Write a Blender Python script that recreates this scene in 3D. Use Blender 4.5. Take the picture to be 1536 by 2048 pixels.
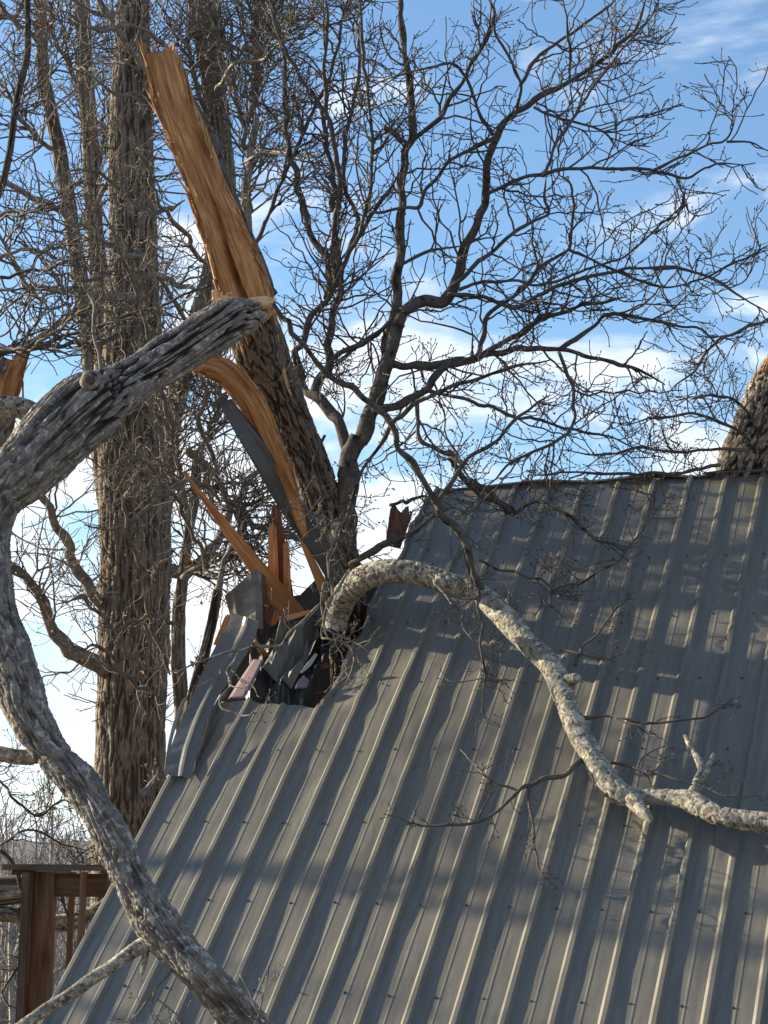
import bpy, math, random
import numpy as np
rng = np.random.default_rng(7); random.seed(7)
S = bpy.context.scene
for o in list(bpy.data.objects): bpy.data.objects.remove(o)

# ------------------------------------------------------------------ camera
F = 4114.4                                   # focal length in photograph pixels (1536 x 2048)
CAMZ = 3.2
def nrm(v): return v/np.linalg.norm(v, axis=-1, keepdims=True)
def vpdir(x, y): return nrm(np.array([x-768.0, -(y-1024.0), -F]))
s_c = vpdir(2054, -1706); u_c = -vpdir(-11300, 1540); u_c = nrm(u_c-s_c*(u_c@s_c)); n_c = np.cross(u_c, s_c)
PITCH = math.radians(42.16)
up_c = math.sin(PITCH)*s_c+math.cos(PITCH)*n_c
fw = np.array([0, 0, -1.0]); fw = nrm(fw-up_c*(fw@up_c)); rt = np.cross(fw, up_c)
M = np.stack([rt, fw, up_c])                 # world = M @ cam
CAM = np.array([0, 0, CAMZ])
from mathutils import Matrix, Vector
cam_d = bpy.data.cameras.new('camera'); cam = bpy.data.objects.new('camera', cam_d); S.collection.objects.link(cam)
mw = Matrix.Identity(4)
for i in range(3):
    for j in range(3): mw[i][j] = M[i][j]
    mw[i][3] = CAM[i]
cam.matrix_world = mw
cam_d.sensor_fit = 'VERTICAL'; cam_d.sensor_height = 24; cam_d.lens = F/2048*24; cam_d.clip_start = .1; cam_d.clip_end = 3000
S.camera = cam
def W(px, py, d):
    """a point seen at photograph pixel (px, py), d metres away along the view axis"""
    return CAM + M @ (np.array([(px-768)/F, -(py-1024)/F, -1.0])*d)

# ------------------------------------------------------------------ sun and sky
U = M@u_c; N_ = M@n_c; SL = M@s_c
sun_dir = nrm(-.86*U+.205*N_+.27*SL)
sun_el = math.asin(sun_dir[2]); sun_az = math.atan2(sun_dir[0], sun_dir[1])
ld = bpy.data.lights.new('sun', 'SUN'); ld.energy = 5.0; ld.angle = math.radians(.53); ld.color = (1.0, .87, .63)
lo = bpy.data.objects.new('sun', ld); S.collection.objects.link(lo)
lo.rotation_euler = Vector(sun_dir).to_track_quat('Z', 'Y').to_euler()
wd = bpy.data.worlds.new('World'); S.world = wd; wd.use_nodes = True
nt = wd.node_tree; nt.nodes.clear()
def nd(t, T, **k):
    n = t.nodes.new(T)
    for a, b in k.items(): setattr(n, a, b)
    return n
def ramp(t, pts, interp='LINEAR'):
    r = nd(t, 'ShaderNodeValToRGB'); e = r.color_ramp.elements; r.color_ramp.interpolation = interp
    while len(e) < len(pts): e.new(.5)
    for el, (p, c) in zip(e, pts):
        el.position = p; el.color = (c, c, c, 1) if isinstance(c, (int, float)) else (*c, 1)
    return r
sky = nd(nt, 'ShaderNodeTexSky', sky_type='NISHITA'); sky.sun_disc = False
sky.sun_elevation = sun_el; sky.sun_rotation = sun_az; sky.air_density = 1.0; sky.dust_density = .15; sky.ozone_density = 3.0
tc = nd(nt, 'ShaderNodeTexCoord')
sep = nd(nt, 'ShaderNodeSeparateXYZ'); nt.links.new(tc.outputs['Generated'], sep.inputs[0])
mp = nd(nt, 'ShaderNodeMapping'); mp.inputs['Scale'].default_value = (1, 1, 2.6); mp.inputs['Location'].default_value = (.35, .1, .4)
nt.links.new(tc.outputs['Generated'], mp.inputs[0])
nz = nd(nt, 'ShaderNodeTexNoise'); nz.inputs['Scale'].default_value = 9.0; nz.inputs['Detail'].default_value = 9; nz.inputs['Roughness'].default_value = .58; nz.inputs['Distortion'].default_value = .35
nt.links.new(mp.outputs[0], nz.inputs['Vector'])
# cloud cover falls with height above the horizon
cov = ramp(nt, [(0, .80), (.05, .70), (.13, .64), (.2, .60), (.25, .50), (.33, .40), (.5, .44), (1, .4)])
nt.links.new(sep.outputs[2], cov.inputs[0])
add = nd(nt, 'ShaderNodeMath', operation='ADD'); nt.links.new(nz.outputs[0], add.inputs[0]); nt.links.new(cov.outputs[0], add.inputs[1])
cm = ramp(nt, [(.0, 0), (.95/2, 0), (1.0/2, .18), (1.09/2, .85), (1.22/2, 1)])
hf = nd(nt, 'ShaderNodeMath', operation='MULTIPLY'); nt.links.new(add.outputs[0], hf.inputs[0]); hf.inputs[1].default_value = .5
nt.links.new(hf.outputs[0], cm.inputs[0])
nz2 = nd(nt, 'ShaderNodeTexNoise'); nz2.inputs['Scale'].default_value = 14; nz2.inputs['Detail'].default_value = 6
nt.links.new(mp.outputs[0], nz2.inputs['Vector'])
cc = ramp(nt, [(.3, (4.6, 5.1, 6.0)), (.6, (7.4, 7.5, 7.6))]); nt.links.new(nz2.outputs[0], cc.inputs[0])
cc.color_ramp.elements[0].color = (.66, .76, .88, 1); cc.color_ramp.elements[1].color = (.94, .98, 1.04, 1)
cs = nd(nt, 'ShaderNodeVectorMath', operation='SCALE'); nt.links.new(cc.outputs[0], cs.inputs[0]); cs.inputs['Scale'].default_value = 6.6
mx = nd(nt, 'ShaderNodeMix', data_type='RGBA'); nt.links.new(cm.outputs[0], mx.inputs[0]); gr = nd(nt, 'ShaderNodeVectorMath', operation='MULTIPLY'); gr.inputs[1].default_value = (1.04, 1.10, 1.10); nt.links.new(sky.outputs[0], gr.inputs[0]); nt.links.new(gr.outputs[0], mx.inputs[6]); nt.links.new(cs.outputs[0], mx.inputs[7])
bg = nd(nt, 'ShaderNodeBackground'); bg.inputs[1].default_value = .082
out = nd(nt, 'ShaderNodeOutputWorld'); nt.links.new(mx.outputs[2], bg.inputs[0]); nt.links.new(bg.outputs[0], out.inputs[0])
S.render.engine = 'CYCLES'
S.view_settings.view_transform = 'Standard'; S.view_settings.look = 'None'; S.view_settings.gamma = 1; S.view_settings.exposure = 1.25
S.render.resolution_x = 768; S.render.resolution_y = 1024

# ------------------------------------------------------------------ helpers
def hsh(ix, iy, iz, seed):
    h = (ix*374761393+iy*668265263+iz*2147483647+seed*1274126177) & 0xffffffff
    h = ((h ^ (h >> 13))*1274126177) & 0xffffffff
    h = ((h ^ (h >> 16))*2246822519) & 0xffffffff
    return ((h ^ (h >> 15)) & 0xffffff)/float(0xffffff)
def noise(P, seed=0):
    """value noise in -1..1 at an (...,3) array"""
    P = np.asarray(P, float); i = np.floor(P).astype(np.int64); f = P-i; f = f*f*(3-2*f); r = 0
    for dx in (0, 1):
        for dy in (0, 1):
            for dz in (0, 1):
                w = (f[..., 0] if dx else 1-f[..., 0])*(f[..., 1] if dy else 1-f[..., 1])*(f[..., 2] if dz else 1-f[..., 2])
                r = r+w*hsh(i[..., 0]+dx, i[..., 1]+dy, i[..., 2]+dz, seed)
    return r*2-1
def fbm(P, o=4, seed=0):
    r = 0; a = 1; t = 0; P = np.asarray(P, float)
    for k in range(o): r = r+a*noise(P*2**k+17.3*k, seed+k); t += a; a *= .5
    return r/t
def sm(x, a, b): t = np.clip((x-a)/(b-a), 0, 1); return t*t*(3-2*t)

COL = S.collection
def mesh_np(name, V, Fc, mat, parent=None, smooth=True, attrs=None, mats=None, midx=None):
    """V (n,3) world coordinates; Fc (m,k) faces or a list of such arrays"""
    V = np.asarray(V, float)
    if not isinstance(Fc, list): Fc = [Fc]
    me = bpy.data.meshes.new(name)
    base = np.zeros(3)
    if parent is not None: base = np.array(parent.location)
    me.vertices.add(len(V)); me.vertices.foreach_set('co', (V-base).astype(np.float32).ravel())
    loops = np.concatenate([f.ravel() for f in Fc]); sizes = np.concatenate([np.full(len(f), f.shape[1]) for f in Fc])
    me.loops.add(len(loops)); me.loops.foreach_set('vertex_index', loops.astype(np.int32))
    me.polygons.add(len(sizes)); st = np.concatenate([[0], np.cumsum(sizes)[:-1]])
    me.polygons.foreach_set('loop_start', st.astype(np.int32)); me.polygons.foreach_set('loop_total', sizes.astype(np.int32))
    me.polygons.foreach_set('use_smooth', np.full(len(sizes), smooth))
    me.update(calc_edges=True); me.validate()
    for k, a in (attrs or {}).items():
        a = np.asarray(a, np.float32)
        if a.ndim == 1: me.attributes.new(k, 'FLOAT', 'POINT').data.foreach_set('value', a)
        else: me.attributes.new(k, 'FLOAT_VECTOR', 'POINT').data.foreach_set('vector', a.ravel())
    me.materials.append(mat)
    if mats:
        for m in mats: me.materials.append(m)
        me.polygons.foreach_set('material_index', np.asarray(midx, np.int32))
    o = bpy.data.objects.new(name, me); COL.objects.link(o)
    if parent is not None: o.parent = parent
    return o
def tag(o, label, cat=None, group=None, kind=None):
    if label: o['label'] = label
    if cat: o['category'] = cat
    if group: o['group'] = group
    if kind: o['kind'] = kind
    return o
def thing(name, loc, label, cat, group=None):
    o = bpy.data.objects.new(name, None); COL.objects.link(o); o.location = tuple(float(v) for v in loc); o.empty_display_size = .2
    return tag(o, label, cat, group)

def crom(P, n):
    """Catmull-Rom resample of an (k,d) polyline into n rows"""
    P = np.asarray(P, float); k = len(P)
    Q = np.vstack([2*P[0]-P[1], P, 2*P[-1]-P[-2]])
    seg = np.linalg.norm(np.diff(P[:, :3], axis=0), axis=1); cu = np.concatenate([[0], np.cumsum(seg)])
    x = np.linspace(0, cu[-1], n); i = np.clip(np.searchsorted(cu, x, side='right')-1, 0, k-2)
    t = ((x-cu[i])/np.maximum(seg[i], 1e-9))[:, None]
    a, b, c, d = Q[i], Q[i+1], Q[i+2], Q[i+3]
    return .5*(2*b+(c-a)*t+(2*a-5*b+4*c-d)*t*t+(3*b-3*c+d-a)*t**3), x
def frames(P):
    T = nrm(np.gradient(P, axis=0)); A = np.zeros_like(P)
    a = np.cross(T[0], [0.3, .1, 1]); a = nrm(a)
    for i in range(len(P)):
        a = a-T[i]*(a@T[i]); a = nrm(a); A[i] = a
    return T, A, np.cross(T, A)
def grid_faces(nr, nc, wrap=True):
    i = np.arange(nr-1)[:, None]*nc; j = np.arange(nc if wrap else nc-1)[None, :]; j2 = (j+1) % nc
    return np.stack([i+j, i+j2, i+nc+j2, i+nc+j], -1).reshape(-1, 4)

def px_line(pts, d0, d1=None):
    """[(px,py,r_px[,depth])] -> world rows x,y,z,r"""
    d1 = d0 if d1 is None else d1; out = []
    for k, p in enumerate(pts):
        d = p[3] if len(p) > 3 else d0+(d1-d0)*k/(len(pts)-1)
        out.append([*W(p[0], p[1], d), p[2]*d/F])
    return np.array(out)

def tube(rows, dl, sides, disp=None, wob=0, seed=0, flat=None, capr=.0):
    """solid tapered tube; rows x,y,z,r. returns V, faces(list), attrs"""
    L = np.linalg.norm(np.diff(rows[:, :3], axis=0), axis=1).sum(); n = max(4, int(L/dl)+1)
    Q, x = crom(rows, n); P = Q[:, :3]; R = np.maximum(Q[:, 3], .001)
    if wob: P = P+wob*R[:, None]*np.stack([noise(np.stack([x*3/(R.mean()*12), x*0+k*9.1, x*0], -1), seed) for k in range(3)], -1)
    T, A, B = frames(P); th = np.linspace(0, 2*np.pi, sides, endpoint=False)
    c, s = np.cos(th), np.sin(th)
    dirs = A[:, None]*c[None, :, None]+B[:, None]*s[None, :, None]
    R2 = np.repeat(R[:, None], sides, 1); bk = np.stack([R2*c, R2*s, np.repeat(x[:, None], sides, 1)], -1)
    h = np.zeros_like(R2); fu = np.ones_like(R2)
    if disp is not None: h, fu = disp(bk, seed, R2)
    V = P[:, None]+dirs*(R2+h)[..., None]
    V = V.reshape(-1, 3); fc = [grid_faces(n, sides)]
    V = np.vstack([V, P[0]-T[0]*R[0]*capr, P[-1]+T[-1]*R[-1]*capr]); k0 = n*sides
    j = np.arange(sides); j2 = (j+1) % sides
    fc.append(np.stack([j2, j, np.full(sides, k0)], -1)); fc.append(np.stack([(n-1)*sides+j, (n-1)*sides+j2, np.full(sides, k0+1)], -1))
    bk = np.vstack([bk.reshape(-1, 3), [0, 0, x[0]], [0, 0, x[-1]]]); fu = np.concatenate([fu.ravel(), [1, 1]])
    return V, fc, {'bark': bk, 'fur': fu}
def join(parts):
    Vs, fs, at = [], {}, {}; off = 0
    for V, fc, a in parts:
        Vs.append(V)
        for f in fc: fs.setdefault(f.shape[1], []).append(f+off)
        for k, v in a.items(): at.setdefault(k, []).append(v)
        off += len(V)
    return np.vstack(Vs), [np.vstack(v) for v in fs.values()], {k: np.concatenate(v) for k, v in at.items()}

# bark reliefs ------------------------------------------------
def bark_deep(amp, fq=26, st=.22, amp2=.25, warp=.8, cr=.62):
    def f(b, seed, R):
        q = b*np.array([fq, fq, fq*st]); w = np.stack([fbm(q*.6+k*31, 2, seed+k) for k in range(3)], -1)
        r1 = np.abs(fbm(q+w*warp, 2, seed+5)); r2 = np.abs(noise(q*np.array([1.9, 1.9, 3.4])+w*.8, seed+9))
        fur = sm(r1, .01, .30)*(cr+(1-cr)*sm(r2, .0, .22))
        h = amp*(fur-.75)+amp*amp2*fbm(b*120, 2, seed+3)+R*.10*fbm(b*np.array([5, 5, 3.]), 2, seed+20)
        return h, fur
    return f
def bark_plain(amp=.12):
    def f(b, seed, R):
        n = fbm(b*np.array([30, 30, 24.]), 3, seed)
        return R*amp*n+R*.10*fbm(b*np.array([6, 6, 7.]), 2, seed+4), sm(n, -.55, .15)
    return f

def knobby(b, seed, R):
    n = fbm(b*np.array([46, 46, 60.]), 4, seed); c = np.abs(fbm(b*np.array([20, 20, 55.]), 2, seed+8)); m = fbm(b*np.array([13, 13, 11.]), 3, seed+14)
    return R*(.075*n+.10*fbm(b*np.array([7, 7, 8.]), 2, seed+4)+.05*m-.08*(1-sm(c, .0, .10))), sm(n, -.6, .1)*(.5+.5*sm(c, -.05, .1))

# twigs -------------------------------------------------------
def tubes_np(P, R, sides):
    n, K, _ = P.shape
    T = nrm(P[:, -1]-P[:, 0]+1e-6); A = nrm(np.cross(T, rng.normal(size=(n, 3)))); B = np.cross(T, A)
    th = np.arange(sides)*2*np.pi/sides
    off = A[:, None]*np.cos(th)[None, :, None]+B[:, None]*np.sin(th)[None, :, None]
    V = P[:, :, None]+off[:, None]*R[:, :, None, None]
    base = (np.arange(n)*K*sides)[:, None, None]; i = (np.arange(K-1)*sides)[None, :, None]; j = np.arange(sides)[None, None]; j2 = (j+1) % sides
    fc = np.stack([base+i+j, base+i+j2, base+i+sides+j2, base+i+sides+j], -1).reshape(-1, 4)
    return V.reshape(-1, 3), [fc], {'bark': V.reshape(-1, 3), 'fur': np.ones(n*K*sides)}
def sample_limbs(limbs, n, tmin):
    Ls = [np.linalg.norm(np.diff(l[:, :3], axis=0), axis=1) for l in limbs]; tot = np.array([l.sum() for l in Ls])
    idx = rng.choice(len(limbs), n, p=tot/tot.sum()); t = tmin+(1-tmin)*rng.random(n); pos = np.zeros((n, 3)); tan = np.zeros((n, 3)); r = np.zeros(n)
    for k in range(n):
        l = limbs[idx[k]]; x = t[k]*(len(l)-1); i = min(int(x), len(l)-2); f = x-i
        pos[k] = l[i, :3]*(1-f)+l[i+1, :3]*f; tan[k] = l[i+1, :3]-l[i, :3]; r[k] = l[i, 3]*(1-f)+l[i+1, 3]*f
    return pos, nrm(tan), r, t
def sprout(pos, tan, r, t, L, K, up=.10, kink=.28, ang=(35, 70), flat=.75, rmax=.008, rmin=.0016, bud=1.5, curl=0.):
    n = len(pos); q = rng.normal(size=(n, 3)); q[:, 1] *= flat
    perp = nrm(q-tan*(q*tan).sum(1, keepdims=True)); a = np.radians(rng.uniform(*ang, n))[:, None]
    d = nrm(tan*np.cos(a)+perp*np.sin(a)); Ln = rng.uniform(*L, n)*(1-.45*t); step = (Ln/K)[:, None]
    P = np.zeros((n, K+1, 3)); P[:, 0] = pos; side = nrm(np.cross(d, rng.normal(size=(n, 3)))); cv = nrm(rng.normal(size=(n, 3)))*curl
    for k in range(K):
        z = side*(kink*(1 if k % 2 else -1))*rng.uniform(.2, 1, (n, 1))
        d = nrm(d+rng.normal(size=(n, 3))*kink*.55+np.array([0, 0, up])+cv); P[:, k+1] = P[:, k]+nrm(d+z)*step*rng.uniform(.7, 1.3, (n, 1))
    r0 = np.minimum(np.maximum(r*.62, rmin*1.15), rmax)[:, None]; x = np.linspace(0, 1, K+1)[None]
    R = r0*(1-x)+rmin*x; R[:, -2] *= 1.0
    return P, R
def along(P, R, n, tmin=.2):
    N, K, _ = P.shape; i = rng.integers(0, N, n); t = tmin+(1-tmin)*rng.random(n); x = t*(K-1); k = np.minimum(x.astype(int), K-2); f = (x-k)[:, None]
    pos = P[i, k]*(1-f)+P[i, k+1]*f; tan = nrm(P[i, k+1]-P[i, k]); r = R[i, k]*(1-f[:, 0])+R[i, k+1]*f[:, 0]
    return pos, tan, r, t
def tips(P, R): return P[:, -1], nrm(P[:, -1]-P[:, -2]), R[:, -1], np.zeros(len(P))
def buds(P, r=.0046, L=.016):
    pos, tan, _, _ = tips(P, np.zeros(P.shape[:2])); n = len(pos); Q = pos[:, None]+tan[:, None]*np.array([-.001, L*.45, L])[None, :, None]
    return tubes_np(Q, np.tile(np.array([.0016, r, .0005]), (n, 1)), 4)
def crown(limbs, n1, n2, n3, L1=(.3, .9), L2=(.12, .36), L3=(.04, .13), tmin=.12, up=.06, kink=.3, r=(.0075, .0042, .0026), rmin=(.003, .0021, .0016), bud=True, flat=.75, curl=0.):
    a = sample_limbs(limbs, n1, tmin); P1, R1 = sprout(*a, L1, 9, up, kink, rmax=r[0], rmin=rmin[0], flat=flat, curl=curl)
    P2, R2 = sprout(*along(P1, R1, n2), L2, 6, up, kink, rmax=r[1], rmin=rmin[1], flat=flat, curl=curl)
    P3, R3 = sprout(*along(np.concatenate([P2]), np.concatenate([R2]), n3), L3, 4, up*1.5, kink*1.2, rmax=r[2], rmin=rmin[2], flat=flat)
    out = [tubes_np(P1, R1, 5), tubes_np(P2, R2, 4), tubes_np(P3, R3, 3)]
    if bud: out += [buds(P3), buds(P2), buds(P1)]
    return out

# ------------------------------------------------------------------ materials
def newmat(name):
    m = bpy.data.materials.new(name); m.use_nodes = True; t = m.node_tree; b = t.nodes['Principled BSDF']; return m, t, b
def attr(t, n): a = nd(t, 'ShaderNodeAttribute'); a.attribute_name = n; return a
def nzn(t, vec, scale, detail=4, rough=.55, dist=0, mapv=None):
    n = nd(t, 'ShaderNodeTexNoise'); n.inputs['Scale'].default_value = scale; n.inputs['Detail'].default_value = detail; n.inputs['Roughness'].default_value = rough; n.inputs['Distortion'].default_value = dist
    if mapv:
        m = nd(t, 'ShaderNodeMapping'); m.inputs['Scale'].default_value = mapv; t.links.new(vec, m.inputs[0]); vec = m.outputs[0]
    t.links.new(vec, n.inputs['Vector']); return n
def mixc(t, fac, a, b):
    m = nd(t, 'ShaderNodeMix', data_type='RGBA')
    for s, v in ((0, fac), (6, a), (7, b)):
        if isinstance(v, (tuple, float, int)): m.inputs[s].default_value = (*v, 1) if isinstance(v, tuple) else v
        else: t.links.new(v, m.inputs[s])
    return m.outputs[2]
def bump(t, b, h, st, dist=.01):
    n = nd(t, 'ShaderNodeBump'); n.inputs['Strength'].default_value = st; n.inputs['Distance'].default_value = dist; t.links.new(h, n.inputs['Height']); t.links.new(n.outputs[0], b.inputs['Normal'])
def bark_mat(name, ridge, ridge2, furrow, lichen=None, lich=.5, st=.3, rough=.95, fine=90):
    m, t, b = newmat(name); a = attr(t, 'bark'); f = attr(t, 'fur')
    n1 = nzn(t, a.outputs['Vector'], 14, 5, .6); n2 = nzn(t, a.outputs['Vector'], fine, 4, .7, mapv=(1, 1, st)); 
    r1 = ramp(t, [(.35, 0), (.65, 1)]); t.links.new(n1.outputs[0], r1.inputs[0]); col = mixc(t, r1.outputs[0], ridge, ridge2)
    if lichen:
        n3 = nzn(t, a.outputs['Vector'], 22, 8, .7, dist=.6); r3 = ramp(t, [(lich, 0), (lich+.06, 1)]); t.links.new(n3.outputs[0], r3.inputs[0]); col = mixc(t, r3.outputs[0], col, lichen)
    r2 = ramp(t, [(.3, .5), (.7, 1.35)]); t.links.new(n2.outputs[0], r2.inputs[0]); mm = nd(t, 'ShaderNodeVectorMath', operation='MULTIPLY'); t.links.new(col, mm.inputs[0]); t.links.new(r2.outputs[0], mm.inputs[1])
    rf = ramp(t, [(.12, 0), (.7, 1)]); t.links.new(f.outputs['Fac'], rf.inputs[0]); col = mixc(t, rf.outputs[0], furrow, mm.outputs[0])
    t.links.new(col, b.inputs['Base Color']); b.inputs['Roughness'].default_value = rough; b.inputs['Specular IOR Level'].default_value = .25
    bump(t, b, n2.outputs[0], .8, .006); return m
M_oak = bark_mat('bark_furrowed', (.165, .138, .115), (.27, .235, .20), (.026, .019, .014), (.44, .41, .35), .535, st=.14)
M_lean = bark_mat('bark_dark', (.13, .105, .085), (.19, .16, .13), (.035, .026, .02), (.25, .25, .2), .62)
M_big = bark_mat('bark_old_trunk', (.27, .225, .18), (.18, .15, .118), (.07, .052, .038), (.36, .33, .27), .6, st=.15)
M_thin = bark_mat('bark_slender', (.27, .24, .20), (.19, .165, .135), (.09, .07, .055), (.36, .36, .30), .58)
M_lich = bark_mat('bark_lichen', (.32, .29, .24), (.19, .165, .13), (.085, .068, .05), (.47, .44, .35), .50, st=2.2, fine=48)
M_limb = bark_mat('bark_limb', (.075, .062, .052), (.135, .118, .10), (.03, .024, .018), (.22, .22, .17), .60, st=.8)
def twig_mat(name, a_, b_, sc=6):
    m, t, b = newmat(name); g = nd(t, 'ShaderNodeNewGeometry'); n = nzn(t, g.outputs['Position'], sc, 5, .7); r = ramp(t, [(.35, 0), (.68, 1)]); t.links.new(n.outputs[0], r.inputs[0])
    t.links.new(mixc(t, r.outputs[0], a_, b_), b.inputs['Base Color']); b.inputs['Roughness'].default_value = .75; b.inputs['Specular IOR Level'].default_value = .3; return m
M_twig = twig_mat('twig_bark', (.055, .045, .042), (.12, .105, .09))
M_twigt = twig_mat('twig_bark_tan', (.085, .068, .055), (.24, .21, .175), 14)
def wood_mat(name, a_, b_, c_, sc=60, st=.06):
    m, t, b = newmat(name); a = attr(t, 'bark'); n = nzn(t, a.outputs['Vector'], sc, 6, .65, dist=.4, mapv=(1, 1, st)); n2 = nzn(t, a.outputs['Vector'], 9, 5, .65, dist=.8, mapv=(1, 1, .22))
    r = ramp(t, [(.28, a_), (.5, b_), (.68, c_)]); t.links.new(n.outputs[0], r.inputs[0]); r2 = ramp(t, [(.34, (.60, .44, .33)), (.54, (1.05, 1.02, 1.0))]); t.links.new(n2.outputs[0], r2.inputs[0])
    mm = nd(t, 'ShaderNodeVectorMath', operation='MULTIPLY'); t.links.new(r.outputs[0], mm.inputs[0]); t.links.new(r2.outputs[0], mm.inputs[1]); t.links.new(mm.outputs[0], b.inputs['Base Color'])
    b.inputs['Roughness'].default_value = .7; b.inputs['Specular IOR Level'].default_value = .3; bump(t, b, n.outputs[0], .7, .005); return m
M_wood = wood_mat('split_heartwood', (.16, .065, .024), (.44, .235, .10), (.60, .39, .195), 50)
M_woodp = wood_mat('pale_splinter', (.40, .22, .10), (.68, .46, .24), (.80, .62, .38))
M_board = wood_mat('lumber', (.25, .115, .045), (.48, .25, .105), (.60, .36, .17), 45)
M_deck = wood_mat('deck_lumber', (.075, .047, .029), (.15, .098, .060), (.21, .145, .092), 40)
M_deckd = wood_mat('weathered_lumber', (.055, .04, .03), (.10, .078, .058), (.16, .13, .095), 40)
def plain(name, c, rough=.6, spec=.5, sc=8, var=.25):
    m, t, b = newmat(name); g = nd(t, 'ShaderNodeNewGeometry'); n = nzn(t, g.outputs['Position'], sc, 5, .6)
    lo_ = tuple(v*(1-var) for v in c); hi = tuple(v*(1+var) for v in c); r = ramp(t, [(.3, lo_), (.7, hi)]); t.links.new(n.outputs[0], r.inputs[0]); t.links.new(r.outputs[0], b.inputs['Base Color'])
    b.inputs['Roughness'].default_value = rough; b.inputs['Specular IOR Level'].default_value = spec; return m
def roof_mat(name, dirt=1.0, c1=(.098, .094, .088), c2=(.130, .121, .105)):
    """painted steel: attribute 'bark' holds roof coordinates u, s, h in metres"""
    m, t, b = newmat(name); a = attr(t, 'bark'); v = a.outputs['Vector']
    n1 = nzn(t, v, 1.3, 5, .6, mapv=(1, .35, 1)); n2 = nzn(t, v, 26, 5, .7, mapv=(1, .10, 1)); 
    base = mixc(t, n1.outputs[0], c1, c2)
    rr = ramp(t, [(.35, 0), (.7, .75*dirt)]); t.links.new(n2.outputs[0], rr.inputs[0]); base = mixc(t, rr.outputs[0], base, (.235, .212, .168))
    n4 = nzn(t, v, 3.2, 5, .7); r4 = ramp(t, [(.42, 0), (.66, .8*dirt)]); t.links.new(n4.outputs[0], r4.inputs[0]); base = mixc(t, r4.outputs[0], base, (.158, .146, .112))
    vo = nd(t, 'ShaderNodeTexVoronoi'); vo.inputs['Scale'].default_value = 34; vo.inputs['Randomness'].default_value = 1; mp_ = nd(t, 'ShaderNodeMapping'); mp_.inputs['Scale'].default_value = (1, .8, 0); t.links.new(v, mp_.inputs[0]); t.links.new(mp_.outputs[0], vo.inputs['Vector'])
    sp = ramp(t, [(.055, 1), (.085, 0)]); t.links.new(vo.outputs['Distance'], sp.inputs[0]); sc_ = nd(t, 'ShaderNodeSeparateXYZ'); t.links.new(vo.outputs['Color'], sc_.inputs[0])
    gt = nd(t, 'ShaderNodeMath', operation='GREATER_THAN'); gt.inputs[1].default_value = .72; t.links.new(sc_.outputs[0], gt.inputs[0]); mu = nd(t, 'ShaderNodeMath', operation='MULTIPLY'); t.links.new(sp.outputs[0], mu.inputs[0]); t.links.new(gt.outputs[0], mu.inputs[1])
    base = mixc(t, mu.outputs[0], base, (.42, .40, .34)); t.links.new(base, b.inputs['Base Color'])
    rg = ramp(t, [(.3, .28), (.7, .50)]); t.links.new(n2.outputs[0], rg.inputs[0]); t.links.new(rg.outputs[0], b.inputs['Roughness']); b.inputs['Specular IOR Level'].default_value = .5
    bump(t, b, n4.outputs[0], .12, .01); return m
M_roof = roof_mat('roof_steel'); M_flash = roof_mat('bent_steel', .3, (.10, .099, .096), (.135, .13, .12))
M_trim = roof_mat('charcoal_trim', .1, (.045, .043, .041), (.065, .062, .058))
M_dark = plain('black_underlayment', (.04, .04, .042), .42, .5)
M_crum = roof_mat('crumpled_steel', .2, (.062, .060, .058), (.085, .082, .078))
M_pink = plain('pink_foam', (.20, .14, .168), .8, .2, 12, .08)
M_white = plain('pale_membrane', (.34, .33, .27), .5, .3, 12, .1)
M_fascia = wood_mat('stained_fascia', (.10, .04, .025), (.19, .085, .05), (.25, .12, .07), 40)
M_wall = plain('cabin_siding', (.14, .09, .055), .8, .2)
M_screw = plain('screw_head', (.06, .06, .06), .4, .5)
M_leaf = plain('dead_leaf', (.30, .15, .07), .8, .2, 30, .4)
# ground
m, t, b = newmat('leaf_litter'); g = nd(t, 'ShaderNodeNewGeometry'); n = nzn(t, g.outputs['Position'], 3, 9, .75); r = ramp(t, [(.3, (.07, .05, .03)), (.55, (.17, .13, .08)), (.75, (.22, .19, .11))]); t.links.new(n.outputs[0], r.inputs[0]); t.links.new(r.outputs[0], b.inputs['Base Color']); b.inputs['Roughness'].default_value = .95; bump(t, b, n.outputs[0], .8, .1); M_ground = m
M_hill = plain('wooded_hillside', (.16, .15, .15), .95, .1, .15, .3)
M_far = plain('far_wood_bark', (.27, .245, .23), .9, .1, .6, .25)

# ------------------------------------------------------------------ roof frame
n_w = N_; fw_w = M@np.array([0, 0, 1.0])
def ray(px, py): return M @ np.array([(px-768)/F, -(py-1024)/F, -1.0])
# scale from rib spacing: ribs at pixel x=612 and x=995 on the bottom row are four 9-inch pitches apart
r0_, r4_ = ray(612, 2048), ray(995, 2048)
k_ = (r0_@n_w)/(r4_@n_w); du = ((r4_*k_-r0_)@U)
D0 = .9144/du; O = CAM+r0_*D0; RIB = .2286; PD = (O-CAM)@n_w
def RP(px, py, h=0.0):
    """point of the roof plane (raised h) seen at pixel"""
    r = ray(px, py); return CAM+r*((PD+h)/(r@n_w))
def US(px, py): q = RP(px, py)-O; return q@U, q@SL
def depth_at(px, py): return (PD)/(ray(px, py)@n_w)
def RX(u, s, h=0.0): u, s, h = np.broadcast_arrays(*map(np.asarray, (u, s, h))); return O+u[..., None]*U+s[..., None]*SL+h[..., None]*n_w
u_rake = US(75, 2048)[0]; u_seam = US(640, 1400)[0]; s_ridge = US(1100, 966)[1]; u_end = u_rake+8.0; s_eave = -1.9
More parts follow.
